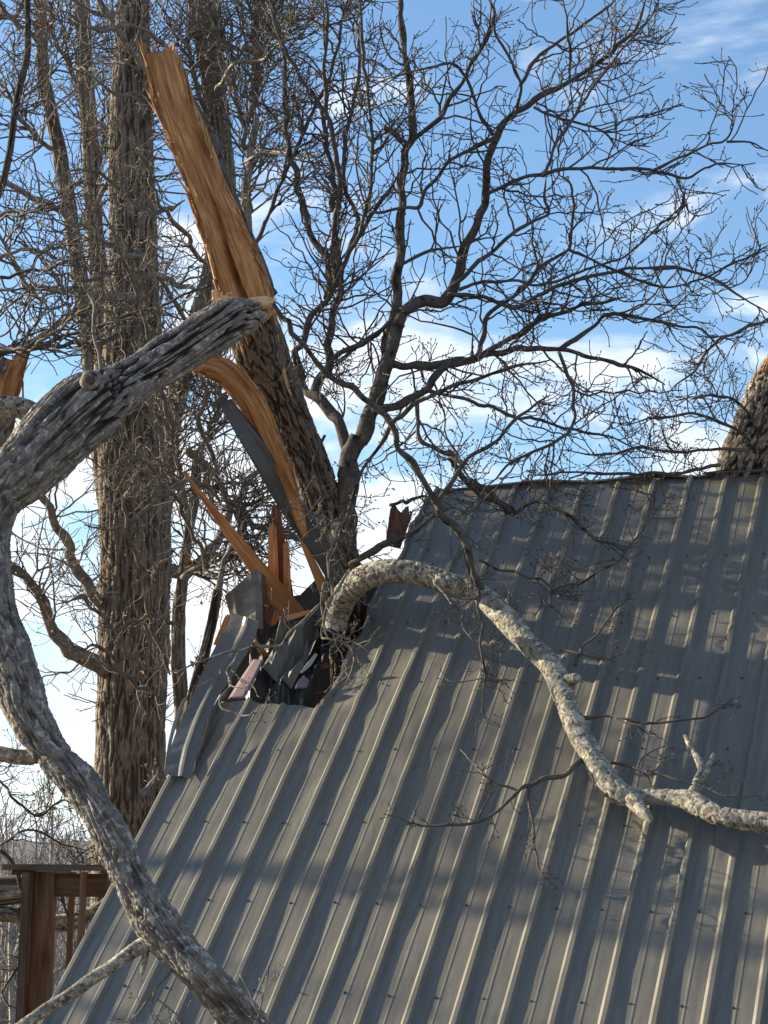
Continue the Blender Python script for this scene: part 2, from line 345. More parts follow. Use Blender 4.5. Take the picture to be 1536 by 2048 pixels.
print('roof', 'D0', D0, 'rake', u_rake, 'seam', u_seam, 'ridge', s_ridge, 'depth ridge', depth_at(1100, 966), 'sun el', math.degrees(sun_el), 'az', math.degrees(sun_az), 'z bottom', RX(0, 0)[2], 'ridge z', RX(0, s_ridge)[2], [US(x, y) for x, y in ((830, 985), (1440, 940), (335, 1560))])
def profile(u):
    """height of the ribbed sheet above its flats; rib n's left foot at u=n*RIB"""
    x = np.mod(u, RIB); h = 21e-3*np.clip(np.minimum(x/.018, (.051-x)/.013), 0, 1)
    for c in (.105, .150): h = np.maximum(h, .0014*np.clip(np.minimum((x-(c-.008))/.005, (c+.008-x)/.005), 0, 1))
    return h
prof_x = np.array([0, .006, .018, .023, .038, .0465, .051, .060, .078, .097, .102, .108, .113, .127, .142, .147, .153, .158, .172, .190, .208, .221])
def roof_cols(u0, u1):
    k = np.arange(math.floor(u0/RIB)-1, math.ceil(u1/RIB)+1); c = (k[:, None]*RIB+prof_x[None]).ravel(); c = c[(c > u0+.002) & (c < u1-.002)]
    return np.concatenate([[u0], c, [u1]])

# ------------------------------------------------------------------ ground and distance
def terrain(x, y):
    z = np.where(y < 7, 1.6*(1-sm(y, 0.5, 7)), 0)-sm(y, 30, 110)*7+sm(y, 150, 420)*9.0
    return z+.08*fbm(np.stack([x*.3, y*.3, x*0], -1), 3, 3)*sm(np.abs(x)+np.abs(y), 3, 10)
gx = np.concatenate([np.linspace(-900, -60, 30), np.linspace(-50, 50, 81), np.linspace(60, 900, 30)]); gy = np.concatenate([np.linspace(-300, -20, 12), np.linspace(-15, 45, 61), np.linspace(50, 1500, 60)])
X, Y = np.meshgrid(gx, gy); V = np.stack([X, Y, terrain(X, Y)], -1).reshape(-1, 3)
tag(mesh_np('ground', V, grid_faces(len(gy), len(gx), False), M_ground), None, kind='structure')
hx = np.linspace(-500, 500, 160); hy = np.linspace(420, 800, 40); X, Y = np.meshgrid(hx, hy)
Z = 2+10*sm(Y, 420, 640)*(1+.4*fbm(np.stack([X*.012, Y*.012, X*0], -1), 4, 8))+1.5*fbm(np.stack([X*.2, Y*.2, X*0], -1), 3, 1)
tag(mesh_np('hills', np.stack([X, Y, Z], -1).reshape(-1, 3), grid_faces(len(hy), len(hx), False), M_hill), None, kind='structure')
def far_wood():
    n = 420; y = rng.uniform(45, 150, n); pxl = rng.uniform(-160, 420, n); x = (pxl-768)/F*y; z = terrain(x, y)
    lim = []
    for i in range(n):
        h = rng.uniform(3.6, 6.2)*(1+ (y[i]-45)/110*.9); b0 = np.array([x[i], y[i], z[i]-.2]); tp = b0+[rng.normal()*.5, rng.normal()*.5, h]
        lim.append(np.array([[*b0, .10], [*(b0*.5+tp*.5+rng.normal(size=3)*.15), .06], [*tp, .02]]))
    parts = [tubes_np(np.array([l[:, :3] for l in lim]), np.array([l[:, 3] for l in lim]), 4)]
    parts += crown(lim, 5200, 15000, 12000, L1=(.8, 2.2), L2=(.4, 1.1), L3=(.2, .5), tmin=.15, up=.14, r=(.03, .018, .012), rmin=(.012, .010, .008), bud=False, flat=1)
    V, fc, at = join(parts); o = mesh_np('far_wood', V, fc, M_far)
    tag(o, 'hazy grey brown bare wood far beyond the deck railing', 'woods', kind='stuff')
far_wood()

# ------------------------------------------------------------------ cabin
cab = thing('cabin', (*RX(2.0, 0)[:2], 0.0), 'cabin with steep charcoal ribbed metal roof torn open at its upper left corner', 'cabin')
sL = lambda u: np.interp(u, UB[0], UB[1])
brk = [US(*p) for p in ((400, 1445), (418, 1418), (436, 1398), (456, 1402), (478, 1396), (500, 1396), (520, 1404), (545, 1402), (575, 1408), (600, 1407), (628, 1413), (642, 1402))]
UB = (np.array([q[0] for q in brk]), np.array([q[1] for q in brk]))
def roof_part(u0, u1, top, edge=None, dl=.03):
    u = roof_cols(u0, u1); u = np.sort(np.unique(np.round(np.concatenate([u, np.linspace(u0, u1, 3)]), 5))); st = top(u); nr = int((s_ridge-s_eave)/dl)
    t = np.linspace(0, 1, nr)[:, None]; s = s_eave+(st[None]-s_eave)*t; uu = np.repeat(u[None], nr, 0); h = profile(uu)
    # oil-canning of the flats and a few long waves
    flat = 1-sm(h, .001, .012)
    wv = .0065*fbm(np.stack([uu*4.4, s*2.3, uu*0], -1), 3, 11)*flat*np.sin(np.pi*np.clip(np.mod(uu, RIB)/RIB, 0, 1))+.006*fbm(np.stack([uu*1.1, s*.6, uu*0], -1), 2, 21)
    # crushed towards the impact
    ui, si = US(650, 1300); dd = np.hypot((uu-ui), (s-si)*.8); wv += .05*np.exp(-(dd/.32)**2)*fbm(np.stack([uu*9, s*5, uu*0], -1), 3, 5)
    wv -= .05*np.exp(-(dd/.40)**2)
    wv += .022*np.exp(-(dd/.95)**2)*fbm(np.stack([uu*5, s*3.5, uu*0], -1), 2, 55)
    if edge is not None: w = 1-sm(uu-u0, 0, .16); uu = uu+w*edge(s)
    V = RX(uu, s, h+wv); return V.reshape(-1, 3), [grid_faces(nr, len(u), False)], {'bark': np.stack([uu, s, h], -1).reshape(-1, 3), 'fur': np.ones(V.size//3)}
edgeR = lambda s: np.where(s > US(640, 1400)[1]-.05, .028*fbm(np.stack([s*7, s*0, s*0], -1), 3, 77)+.035*sm(s, US(640, 1400)[1], US(640, 1400)[1]+.3), 0)+.06*sm(s, US(735, 1170)[1], US(735, 1170)[1]+.12)+.05*sm(s, s_ridge-.5, s_ridge)
# right side sheet joins left side sheet at the seam below the hole
A_ = roof_part(u_rake, u_seam, lambda u: np.interp(u, *UB)); B_ = roof_part(u_seam, u_end, lambda u: s_ridge+.012*np.sin(u*3.1)+.02*sm(u, 2.2, 3.2), edgeR)
V, fc, at = join([A_, B_]); rf = mesh_np('roof', V, fc, M_roof, cab, smooth=False, attrs=at)
md = rf.modifiers.new('t', 'SOLIDIFY'); md.thickness = .0012; md.offset = -1
# felt and sheathing under the sheet
def quad_slab(pts, th, mat, name, parent, nvec=n_w, label=None):
    p = np.array(pts); q = p-nvec*th; k = len(p); V = np.vstack([p, q]); i = np.arange(k); fc = [np.stack([i, (i+1) % k, (i+1) % k+k, i+k], -1)]
    o = mesh_np(name, V, fc+[i[None], (i[::-1]+k)[None]], mat, parent, smooth=False, attrs={'bark': V-p[0], 'fur': np.ones(2*k)})
    if label: o['label'] = label
    return o
sb = US(560, 1425)[1]
quad_slab([RX(u_rake+.02, s_eave, -.035), RX(u_end, s_eave, -.035), RX(u_end, s_ridge-.05, -.035), RX(u_seam+.30, s_ridge-.05, -.035), RX(u_seam+.05, US(680, 1240)[1], -.07), RX(u_seam-.02, sb, -.07), RX(u_rake+.02, sb-.05, -.035)], .02, M_dark, 'underlayment', cab)
# rear slope
BK = nrm(np.array([*( -N_[:2]), 0])); hor = nrm(np.array([SL[0], SL[1], 0])); SB = nrm(hor*math.cos(PITCH)-np.array([0, 0, 1])*math.sin(PITCH)); NB = np.cross(SB, U); NB = NB if NB[2] > 0 else -NB
def RB(u, d, h=0): return RX(u, s_ridge)+SB*d+NB*h
Lr = s_ridge-s_eave
quad_slab([RB(u_seam+.28, .02), RB(u_end, .02), RB(u_end, Lr), RB(u_rake, Lr), RB(u_rake, 2.6), RB(u_seam-.3, 2.3), RB(u_seam+.1, 1.2)], .03, M_roof, 'rear_roof', cab, NB)
# gable wall, walls
gz = lambda p, z: np.array([p[0], p[1], z])
e0 = RX(u_rake+.25, s_eave+.3, -.2); e1 = RB(u_rake+.25, Lr-.3, -.2)
def wall(a, b_, c, d): quad_slab([a, b_, c, d], .1, M_wall, 'wall', cab, nrm(np.cross(b_-a, c-a)))
wall(gz(e0, -.2), gz(e1, -.2), RB(u_rake+.25, 2.7, -.2), RX(u_rake+.25, sb-.25, -.2))
e2 = RX(u_end-.25, s_eave+.3, -.2); e3 = RB(u_end-.25, Lr-.3, -.2)
wall(gz(e0, -.2), gz(e2, -.2), e2, e0); wall(gz(e1, -.2), gz(e3, -.2), e3, e1)
quad_slab([gz(e2, -.2), gz(e3, -.2), e3, RX(u_end-.25, s_ridge, -.2), e2], .1, M_wall, 'wall', cab, U)
quad_slab([gz(e0, .9)+U*.2, gz(e2, .9), gz(e3, .9), gz(e1, .9)+U*.2], .1, M_dark, 'loft_floor', cab, np.array([0, 0, 1.]))
# added dark backing sheet standing in for the attic's shade behind the hole
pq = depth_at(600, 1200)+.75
quad_slab([W(455, 1440, pq), W(800, 1440, pq), W(800, 1160, pq), W(735, 1150, pq), W(690, 1190, pq), W(640, 1150, pq), W(600, 1190, pq), W(540, 1200, pq), W(500, 1250, pq), W(462, 1305, pq), W(436, 1375, pq)], .03, M_dark, 'shade_backing', cab, fw_w)
# ridge cap
def ribbon(name, left, right, parent, mat, n=40, m=8, prof=None, th=.0015, crump=0, seed=1, smooth=True, label=None):
    a, _ = crom(np.array(left), n); b_, _ = crom(np.array(right), n); t = np.linspace(0, 1, m)[None, :, None]; P = a[:, None]*(1-t)+b_[:, None]*t
    nn = nrm(np.cross(np.gradient(P, axis=0).reshape(-1, 3), np.gradient(P, axis=1).reshape(-1, 3))).reshape(P.shape)
    if (nn.reshape(-1, 3).mean(0)@n_w) < 0: nn = -nn
    if prof is not None: P = P+nn*prof(np.linspace(0, 1, n)[:, None], np.linspace(0, 1, m)[None])[..., None]
    if crump:
        q = P*1.0; c = np.abs(fbm(q*5.2, 3, seed))*2-.6; P = P+nn*(crump*c)[..., None]
    w = np.linalg.norm((b_-a)[0]); L = np.linalg.norm(a[-1]-a[0]); bk = np.stack(np.broadcast_arrays(t[..., 0]*w, np.linspace(0, 1, n)[:, None]*L, 0*t[..., 0]), -1).reshape(-1, 3)
    o = mesh_np(name, P.reshape(-1, 3), grid_faces(n, m, False), mat, parent, smooth=smooth, attrs={'bark': bk, 'fur': np.ones(n*m)})
    d = o.modifiers.new('t', 'SOLIDIFY'); d.thickness = th; d.offset = -1
    if label: o['label'] = label
    return o
uc = np.linspace(u_seam+.36, US(1432, 938)[0], 12); wz = .012*np.sin(uc*9)
ribbon('ridge_cap', [RX(u_, s_ridge-.035, .024+w) for u_, w in zip(uc, wz)], [RB(u_, .10, .03+w) for u_, w in zip(uc, wz)], cab, M_flash, 160, 7, lambda a, b_: .045*np.exp(-((b_-.28)/.16)**2)+0*a, crump=.004)
uc = np.array([US(1436, 938)[0], US(1480, 938)[0], US(1540, 940)[0], u_end])
ribbon('ridge_cap', [RX(u_, s_ridge-.03, .05) for u_ in uc], [RB(u_, .12, .07+.03*(i > 0)) for i, u_ in enumerate(uc)], cab, M_flash, 60, 6, crump=.02, seed=4, label='crumpled ridge cap crushed under the broken trunk')
# screws: one mesh shared by every screw head
th = np.arange(6)*np.pi/3; V = np.vstack([n_w*(hh+.001)+np.cos(th)[:, None]*U*rr+np.sin(th)[:, None]*SL*rr for hh, rr in ((0, .0075), (.003, .0075), (.0035, .0045), (.008, .004))])
j = np.arange(6)[None]; j2 = (j+1) % 6; base = np.arange(3)[:, None]*6; sfc = np.stack([base+j, base+j2, base+6+j2, base+6+j], -1).reshape(-1, 4); cap = 18+np.arange(6)[None]
spots = []
for s in [US(1000, 1499)[1]+k*.61 for k in range(-6, 5)]:
    for k in range(-8, 30):
        u = k*RIB+.128+random.uniform(-.006, .006)
        if u < u_rake+.05 or u > u_end or s > s_ridge-.1 or (u < u_seam+.15 and s > sb-.06): continue
        c = np.array([RX(u, s+random.uniform(-.008, .008), 0.0)])[0]; q = M.T@(c-CAM); x = 768-F*q[0]/q[2]; y = 1024+F*q[1]/q[2]
        spots.append((0 <= x <= 1536 and 0 <= y <= 2048, -q[2], c))
spots.sort(key=lambda t_: (not t_[0], t_[1])); near = spots[:100]; rest_ = spots[100:]
first = mesh_np('screw', V+np.array(cab.location), [sfc, cap], M_screw, cab, smooth=False)
for i, (_, _, c) in enumerate(near):
    o = first if i == 0 else first.copy()
    if i: COL.objects.link(o)
    o.parent = cab; o.location = tuple(c-np.array(cab.location))
if rest_: tag(mesh_np('screws', np.vstack([V+c for _, _, c in rest_]), [np.vstack([sfc+24*i for i in range(len(rest_))]), np.vstack([cap+24*i for i in range(len(rest_))])], M_screw, cab, smooth=False), None, kind='stuff')
# brown fascia stub at the ridge end
def board(name, a, b_, w0, w1, th, mat, parent, facing=None, point=False, label=None, n=14, jag=.5, seed=0):
    """plank from a to b_, w0/w1 widths, splintered far end"""
    a = np.array(a); b_ = np.array(b_); T = nrm(b_-a); fcg = facing if facing is not None else nrm(CAM-(a+b_)/2); Sx = nrm(np.cross(T, fcg)); Nn = np.cross(Sx, T); L = np.linalg.norm(b_-a)
    m = 9; x = np.linspace(0, 1, n)[:, None]; y = np.linspace(-.5, .5, m)[None]; w = w0+(w1-w0)*x
    ext = jag*w1*(rng.random(m)[None]-.3)*(x > .999)+0*y
    if point: ext = ext-jag*L*np.abs(y)*(x**3)*0
    P = a+T*(L*x+ext)[..., None]+Sx*(w*y)[..., None]+Nn*(th*.04*fbm(np.stack([x*9+0*y, y*9+0*x, 0*x*y+seed], -1), 2, seed))[..., None]
    F_ = P+Nn*th/2; B2 = P-Nn*th/2; V = np.vstack([F_.reshape(-1, 3), B2.reshape(-1, 3)]); g = grid_faces(n, m, False); k = n*m
    e = [np.arange(m), np.arange(m)+(n-1)*m, np.arange(n)*m, np.arange(n)*m+m-1]; fc = [g, g[:, ::-1]+k]
    for q in e: fc.append(np.stack([q[:-1], q[1:], q[1:]+k, q[:-1]+k], -1))
    bk = np.stack(np.broadcast_arrays(w0*y, 0*x*y, L*x), -1).reshape(-1, 3)+seed*3.7; bk = np.vstack([bk, bk+[0, th, 0]])
    o = mesh_np(name, V, [np.vstack(fc)], mat, parent, smooth=False, attrs={'bark': bk, 'fur': np.ones(2*k)})
    if label: o['label'] = label
    return o
dR = depth_at(790, 1050)
board('fascia', W(786, 1092, dR+.05), W(803, 1022, dR+.2), .10, .15, .03, M_fascia, cab, label='brown broken fascia end at the torn ridge', seed=3)
# splintered rafters and planks around the hole
dh = depth_at(600, 1200)
board('rafter', W(590, 1235, dh+.15), W(366, 942, dh-.15), .155, .012, .04, M_board, cab, label='long knotty plank splintered to a point', seed=1, jag=.1)
board('rafter', W(566, 1260, dh+.35), W(552, 1015, dh+.3), .20, .05, .05, M_fascia, cab, label='upright cracked plank', seed=5, jag=1.5)
board('rafter', W(548, 1250, dh+.30), W(545, 1050, dh+.28), .09, .05, .05, M_board, cab, seed=6, jag=1.2)
board('rafter', W(577, 1235, dh+.27), W(572, 1085, dh+.27), .05, .04, .04, M_board, cab, seed=7, jag=1.2)
board('rafter', W(665, 1215, dh+.0), W(590, 1050, dh-.1), .085, .02, .04, M_board, cab, seed=8, jag=.6, label='short splintered plank against the trunk')
board('rafter', W(515, 1330, dh+.05), W(545, 1160, dh+.2), .07, .09, .05, M_fascia, cab, seed=9)
board('rafter', W(436, 1290, dh+.25), W(456, 1232, dh+.2), .06, .035, .04, M_board, cab, seed=10)
# strip of knot
# torn rake panel: long bent strip
d = lambda x, y, h: RP(x, y, h)
ribbon('torn_panel', [d(330, 1548, .05), d(346, 1480, .09), d(384, 1392, .12), d(424, 1305, .16), d(455, 1250, .20), d(462, 1225, .24)],
       [d(383, 1557, .02), d(400, 1490, .05), d(430, 1405, .08), d(472, 1335, .11), d(508, 1280, .15), d(520, 1245, .2)], cab, M_flash, 60, 12,
       lambda a, b_: .016*np.exp(-((b_-.6)/.07)**2)+.02*np.sin(a*7)*b_, crump=.006, seed=3, smooth=False, label='bent strip of grey roofing curled along the rake')
ribbon('torn_panel', [d(383, 1557, .015), d(400, 1490, .02), d(425, 1420, .02), d(445, 1385, .03)], [d(392, 1540, -.01), d(412, 1480, -.01), d(437, 1415, -.01), d(455, 1390, .0)], cab, M_flash, 30, 5, crump=.01, seed=8)
# under-turned white edge
ribbon('drip_edge', [d(328, 1545, .02), d(338, 1475, .03), d(352, 1430, .05), d(366, 1400, .07)], [d(335, 1545, .0), d(346, 1475, .02), d(372, 1400, .05), d(380, 1385, .06)], cab, M_white, 20, 4)
# upright flap
dz = dh-.05
ribbon('torn_panel', [W(449, 1192, dz-.05), W(457, 1225, dz), W(460, 1258, dz)], [W(512, 1137, dz-.1), W(519, 1200, dz-.15), W(520, 1258, dz-.15)], cab, M_flash, 9, 8,
       lambda a, b_: .02*np.exp(-((b_-.3)/.1)**2)-.02*sm(b_, .85, 1), crump=.022, seed=6, smooth=False, label='upright bent flap of grey roofing beside the hole')
ribbon('torn_panel', [W(512, 1137, dz-.1), W(519, 1200, dz-.12), W(521, 1270, dz-.1)], [W(536, 1160, dz+.2), W(534, 1210, dz+.15), W(530, 1265, dz+.1)], cab, M_flash, 26, 6, crump=.02, seed=7, smooth=False)
# crumpled sheet in the hole
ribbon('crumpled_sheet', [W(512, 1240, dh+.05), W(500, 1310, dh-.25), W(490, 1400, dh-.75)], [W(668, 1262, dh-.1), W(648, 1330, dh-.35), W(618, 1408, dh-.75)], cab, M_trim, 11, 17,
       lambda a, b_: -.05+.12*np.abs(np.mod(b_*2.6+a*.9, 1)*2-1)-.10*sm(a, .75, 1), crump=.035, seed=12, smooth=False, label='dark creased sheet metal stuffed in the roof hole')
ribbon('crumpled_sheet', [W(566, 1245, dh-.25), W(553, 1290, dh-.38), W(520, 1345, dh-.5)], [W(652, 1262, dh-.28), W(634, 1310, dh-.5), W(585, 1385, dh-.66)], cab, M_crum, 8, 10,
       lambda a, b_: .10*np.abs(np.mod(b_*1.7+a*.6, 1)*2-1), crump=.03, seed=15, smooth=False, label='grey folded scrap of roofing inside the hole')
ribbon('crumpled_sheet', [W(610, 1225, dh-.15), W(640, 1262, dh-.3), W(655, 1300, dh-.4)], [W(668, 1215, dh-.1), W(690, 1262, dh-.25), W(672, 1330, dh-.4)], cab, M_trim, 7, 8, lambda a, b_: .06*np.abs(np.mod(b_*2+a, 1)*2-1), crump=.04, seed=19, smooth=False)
for k, (x, y, x2, y2, w_) in enumerate(((545, 1330, 512, 1285, .05), (600, 1395, 655, 1385, .03), (655, 1330, 615, 1345, .03), (640, 1245, 690, 1290, .05), (560, 1240, 625, 1222, .04))):
    board('rafter', W(x, y, dh-.3), W(x2, y2, dh-.35), w_, w_*.5, .03, M_fascia if k % 2 else M_board, cab, seed=50+k, jag=1.4)
ribbon('membrane', [W(630, 1306, dh-.70), W(612, 1328, dh-.76), W(600, 1345, dh-.80)], [W(636, 1308, dh-.70), W(622, 1330, dh-.76), W(604, 1346, dh-.8)], cab, M_white, 12, 6, crump=.01)
ribbon('foam_strip', [d(508, 1320, .0), d(482, 1358, -.01), d(457, 1399, -.015)], [d(528, 1321, .01), d(509, 1360, .01), d(490, 1397, -.01)], cab, M_pink, 14, 5, th=.006, label='pink foam insulation strip')
ribbon('foam_strip', [W(606, 1352, dh-.82), W(596, 1364, dh-.84), W(590, 1378, dh-.86)], [W(616, 1364, dh-.82), W(615, 1372, dh-.84), W(612, 1379, dh-.86)], cab, M_pink, 8, 4, th=.02, label='small pink foam scrap')
# bent trim thrown up along the trunk
ribbon('bent_trim', [W(436, 806, 11.3), W(500, 920, 11.35), W(560, 1020, 11.45), W(625, 1110, 11.6), W(668, 1180, 11.8)], [W(462, 798, 11.35), W(532, 890, 11.4), W(597, 990, 11.5), W(655, 1070, 11.65), W(692, 1150, 11.8)], cab, M_trim, 60, 8,
       lambda a, b_: .012*np.exp(-((b_-.85)/.1)**2)+.01*np.sin(a*5), crump=.006, seed=9, label='grey metal trim bent up along the leaning trunk')
board('drip_edge', W(424, 812, 11.28), W(452, 796, 11.36), .03, .05, .01, M_trim, cab, seed=20)

# ------------------------------------------------------------------ deck railing
dk = 12.6; deck = thing('deck_railing', W(60, 2300, dk), 'brown wooden deck railing corner with flat top board left of the roof', 'railing')
def beam(name, p, q, w, th, mat, parent, face=None, seed=0): return board(name, p, q, w, w, th, mat, parent, facing=face, jag=0, seed=seed)
Z = np.array([0, 0, 1.]); fr = np.array([0, -1., 0])
def vert(px, py, dd, zb=0.05): p = W(px, py, dd); return np.array([p[0], p[1], zb]), p
for (px, py, w, th, dd, mt_, nm, sd) in ((53, 1745, .045, .045, dk-.14, M_deckd, 'baluster', 1), (62, 1745, .05, .09, dk-.02, M_deckd, 'baluster', 2), (90, 1744, .135, .135, dk+.05, M_deck, 'post', 3), (146, 1744, .035, .035, dk+.28, M_deck, 'baluster', 4), (168, 1744, .04, .035, dk-.06, M_deck, 'baluster', 5), (222, 1744, .04, .035, dk-.06, M_deck, 'baluster', 6)):
    p, q = vert(px, py, dd); beam(nm, p, q, w, th, mt_, deck, fr, sd)
a = W(8, 1734, dk-.02); b_ = W(430, 1737, dk+.0); 
board('top_rail', a, b_, .16, .16, .036, M_deckd, deck, facing=Z, jag=0, seed=7)
a = W(98, 1770, dk+.05); b_ = W(400, 1772, dk+.05); board('rail', a, b_, .14, .14, .038, M_deck, deck, facing=fr, jag=0, seed=8)
a = W(46, 1744, dk-.05); b_ = a+np.array([-.1, 2.2, 0]); board('top_rail', a, b_, .14, .14, .036, M_deckd, deck, facing=Z, jag=0, seed=9)
p = W(53, 1985, dk); board('rail', [p[0]-.02, p[1], .9], [p[0]+1.4, p[1], .9], .14, .14, .038, M_deck, deck, facing=fr, jag=0, seed=11)

# ------------------------------------------------------------------ trees
def ground_ext(rows, at_end=True, z=0.0, grow=1.15):
    """continue the traced stem down to the ground"""
    p = rows[-1] if at_end else rows[0]; q = rows[-2] if at_end else rows[1]; dv = p[:3]-q[:3]; dv = dv/max(-dv[2], .05); e = p[:3]+dv*(p[2]-z)*.5; e[2] = p[2]*.5
    e2 = e+dv*.4; e2 = np.array([e2[0], e2[1], z-.1]); add_ = np.array([[*e, p[3]*grow], [*e2, p[3]*grow*1.2]])
    return np.vstack([rows, add_]) if at_end else np.vstack([add_[::-1], rows])
def limbs_mesh(name, limbs, mat, parent, sides=9, dl=.03, amp=.14, wob=.5):
    for l in limbs:
        V, fc, at = tube(l, dl, sides, bark_plain(amp), wob=wob, seed=int(rng.integers(1e6))); mesh_np(name, V, fc, mat, parent, attrs=at)
def rough_line(l, amp=.0055):
    """subdivide a traced limb and add the angular kinks between traced points"""
    n = max(4, int(np.linalg.norm(np.diff(l[:, :3], axis=0), axis=1).sum()/.03)); Q, x = crom(l, n)
    kx = np.arange(-.1, x[-1]+.2, .085)+rng.uniform(-.03, .03, len(np.arange(-.1, x[-1]+.2, .085))); kx.sort(); am = min(amp, .012)
    k = np.stack([np.interp(x, kx, rng.normal(size=len(kx))*am) for c in range(3)], -1); k *= np.minimum(1, np.minimum(x, x[-1]-x)/.1)[:, None]
    Q[:, :3] += k; Q[:, 3] *= 1+.10*np.interp(x, kx, rng.normal(size=len(kx)))
    return Q

# the leaning broken tree in the roof ------------------------------------------------
d_l = depth_at(690, 1235)
print('hole depth', d_l)
lean_rows = px_line([(500, 612, 44), (516, 690, 54), (552, 768, 45), (580, 833, 39), (612, 905, 39), (640, 985, 38), (664, 1060, 37), (684, 1130, 37), (694, 1200, 38), (698, 1260, 40)], 11.65, d_l+.25)
lean_rows = np.vstack([lean_rows, [*(lean_rows[-1, :3]+[.05, .3, -1.0]), lean_rows[-1, 3]], [*(lean_rows[-1, :3]+[.1, .6, -2.6]), lean_rows[-1, 3]]])
lt = thing('broken_tree', (lean_rows[-1, 0], lean_rows[-1, 1], 0), 'leaning broken tree stuck through the roof, its top split to bare orange wood', 'tree')
V, fc, at = tube(lean_rows, .008, 150, bark_deep(.018, 44, .20), seed=31); mesh_np('trunk', V, fc, M_lean, lt, attrs=at)
# exposed split wood: D-section slab
def slab(rows, dl, sides, seed, flat_dir, mat, name, parent, squash=.55, grain=.010, jag=.12, crack=0, label=None, depthamp=0, jag0=0):
    L = np.linalg.norm(np.diff(rows[:, :3], axis=0), axis=1).sum(); n = int(L/dl); Q, x = crom(rows, n); P = Q[:, :3]; R = Q[:, 3]; T = nrm(np.gradient(P, axis=0))
    fd = nrm(np.array(flat_dir)); A = nrm(np.cross(T, fd)); B = np.cross(A, T)
    th = np.linspace(0, 2*np.pi, sides, endpoint=False); c, s = np.cos(th)[None], np.sin(th)[None]
    e = 1.0; cx = np.sign(c)*np.abs(c)**.8; sy = np.sign(s)*np.abs(s)**.8*squash
    edge = 1+.10*fbm(np.stack([x*6, x*0, x*0], -1), 3, seed)[:, None]*np.where(c > 0, 1, 0)+.10*fbm(np.stack([x*6, x*0+9, x*0], -1), 3, seed)[:, None]*np.where(c < 0, 1, 0)
    bk = np.stack([R[:, None]*cx, R[:, None]*sy, x[:, None]+0*c], -1)
    g = fbm(bk*np.array([75, 75, 2.6]), 3, seed+3)*grain*1.1+fbm(bk*np.array([16, 16, 1.1]), 2, seed+5)*grain*1.6
    step = np.floor(noise(bk*np.array([22, 1, 1.0]), seed+7)*2.2)/2.2*grain*1.2
    ex = R[:, None]*cx*edge; ey = R[:, None]*sy+np.where(s > 0, 1, -1)*(g+step)
    if crack:
        cp = .18*R[:, None]*noise(np.stack([x*2.3, x*0, x*0+4], -1), seed)[:, None]; w = .006+.010*sm(x, x[-1]*.5, x[-1])[:, None]
        ey -= crack*np.exp(-((ex-cp)/w)**2)*sm(x, x[-1]*.42, x[-1]*.7)[:, None]*(s > 0)
    V = P[:, None]+A[:, None]*ex[..., None]+B[:, None]*ey[..., None]
    en = (R[0]*jag0)*fbm(np.stack([bk[0, :, 0]*60, bk[0, :, 1]*30, 0*th], -1), 3, seed); ej = R[-1]*jag*fbm(np.stack([bk[-1, :, 0]*70, bk[-1, :, 1]*30, 0*th+3], -1), 3, seed+1)
    for q in range(6): V[q] += T[0]*en[:, None]*(1-q/6); V[-1-q] += T[-1]*ej[:, None]*(1-q/6)
    c0 = V[0].mean(0)-T[0]*0; c1 = V[-1].mean(0); k = n*sides; j = np.arange(sides); j2 = (j+1) % sides
    V = np.vstack([V.reshape(-1, 3), c0, c1]); bk = np.vstack([bk.reshape(-1, 3), [0, 0, x[0]], [0, 0, x[-1]]])
    fc = [grid_faces(n, sides), np.vstack([np.stack([j2, j, np.full(sides, k)], -1), np.stack([(n-1)*sides+j, (n-1)*sides+j2, np.full(sides, k+1)], -1)])]
    # torn fibres along both edges and the broken ends
    m_ = int(26*L/.5*R.max()/.05); i0 = np.clip(rng.integers(0, n, m_), 1, n-2); endm = rng.random(m_) < (.12 if L > 1.2 else .4); i0[endm] = np.where(rng.random(endm.sum()) < .5, 2, n-3); sg = np.where(rng.random(m_) < .5, -1, 1)
    lat = np.where(endm, rng.uniform(-.9, .9, m_), sg*rng.uniform(.86, 1.0, m_)); dr = np.where(i0 < n//2, -1, 1); pos = P[i0]+A[i0]*(R[i0]*lat)[:, None]+B[i0]*(R[i0]*squash*rng.uniform(.1, .8, m_))[:, None]
    dd_ = nrm(T[i0]*dr[:, None]+A[i0]*(np.where(endm, 0, lat)*rng.uniform(.02, .22, m_))[:, None]+rng.normal(size=(m_, 3))*.06); ln = rng.uniform(.25, 1.5, m_)*R[i0]*np.where(endm, .8 if L > 1.2 else 1.5, 1.2)
    pp = pos[:, None]+dd_[:, None]*(ln[:, None]*np.array([-.25, .4, 1.]))[..., None]; rr_ = (R[i0]*rng.uniform(.03, .10, m_))[:, None]*np.array([1, .75, .06]); fv, ff, fa = tubes_np(pp, rr_, 4)
    fa['bark'] = np.stack([fv[:, 0], fv[:, 1], fv[:, 2]*.1], -1); V, fc, at_ = join([(V, fc, {'bark': bk, 'fur': np.ones(len(V))}), (fv, ff, fa)])
    o = mesh_np(name, V, fc, mat, parent, attrs=at_)
    if label: o['label'] = label
    return o
tc_ = nrm(CAM-W(450, 400, 11.7))
slab(px_line([(322, 108, 32), (345, 185, 38), (370, 255, 39), (402, 340, 40), (429, 410, 42), (456, 480, 45), (480, 545, 50), (498, 600, 50), (512, 640, 42)], 11.6, 11.55), .010, 120, 41, tc_+np.array([-.35, 0, .0]), M_wood, 'split_wood', lt, squash=.5, grain=.008, jag0=.5, jag=.3, crack=.11, label='bare orange split wood of the snapped top')
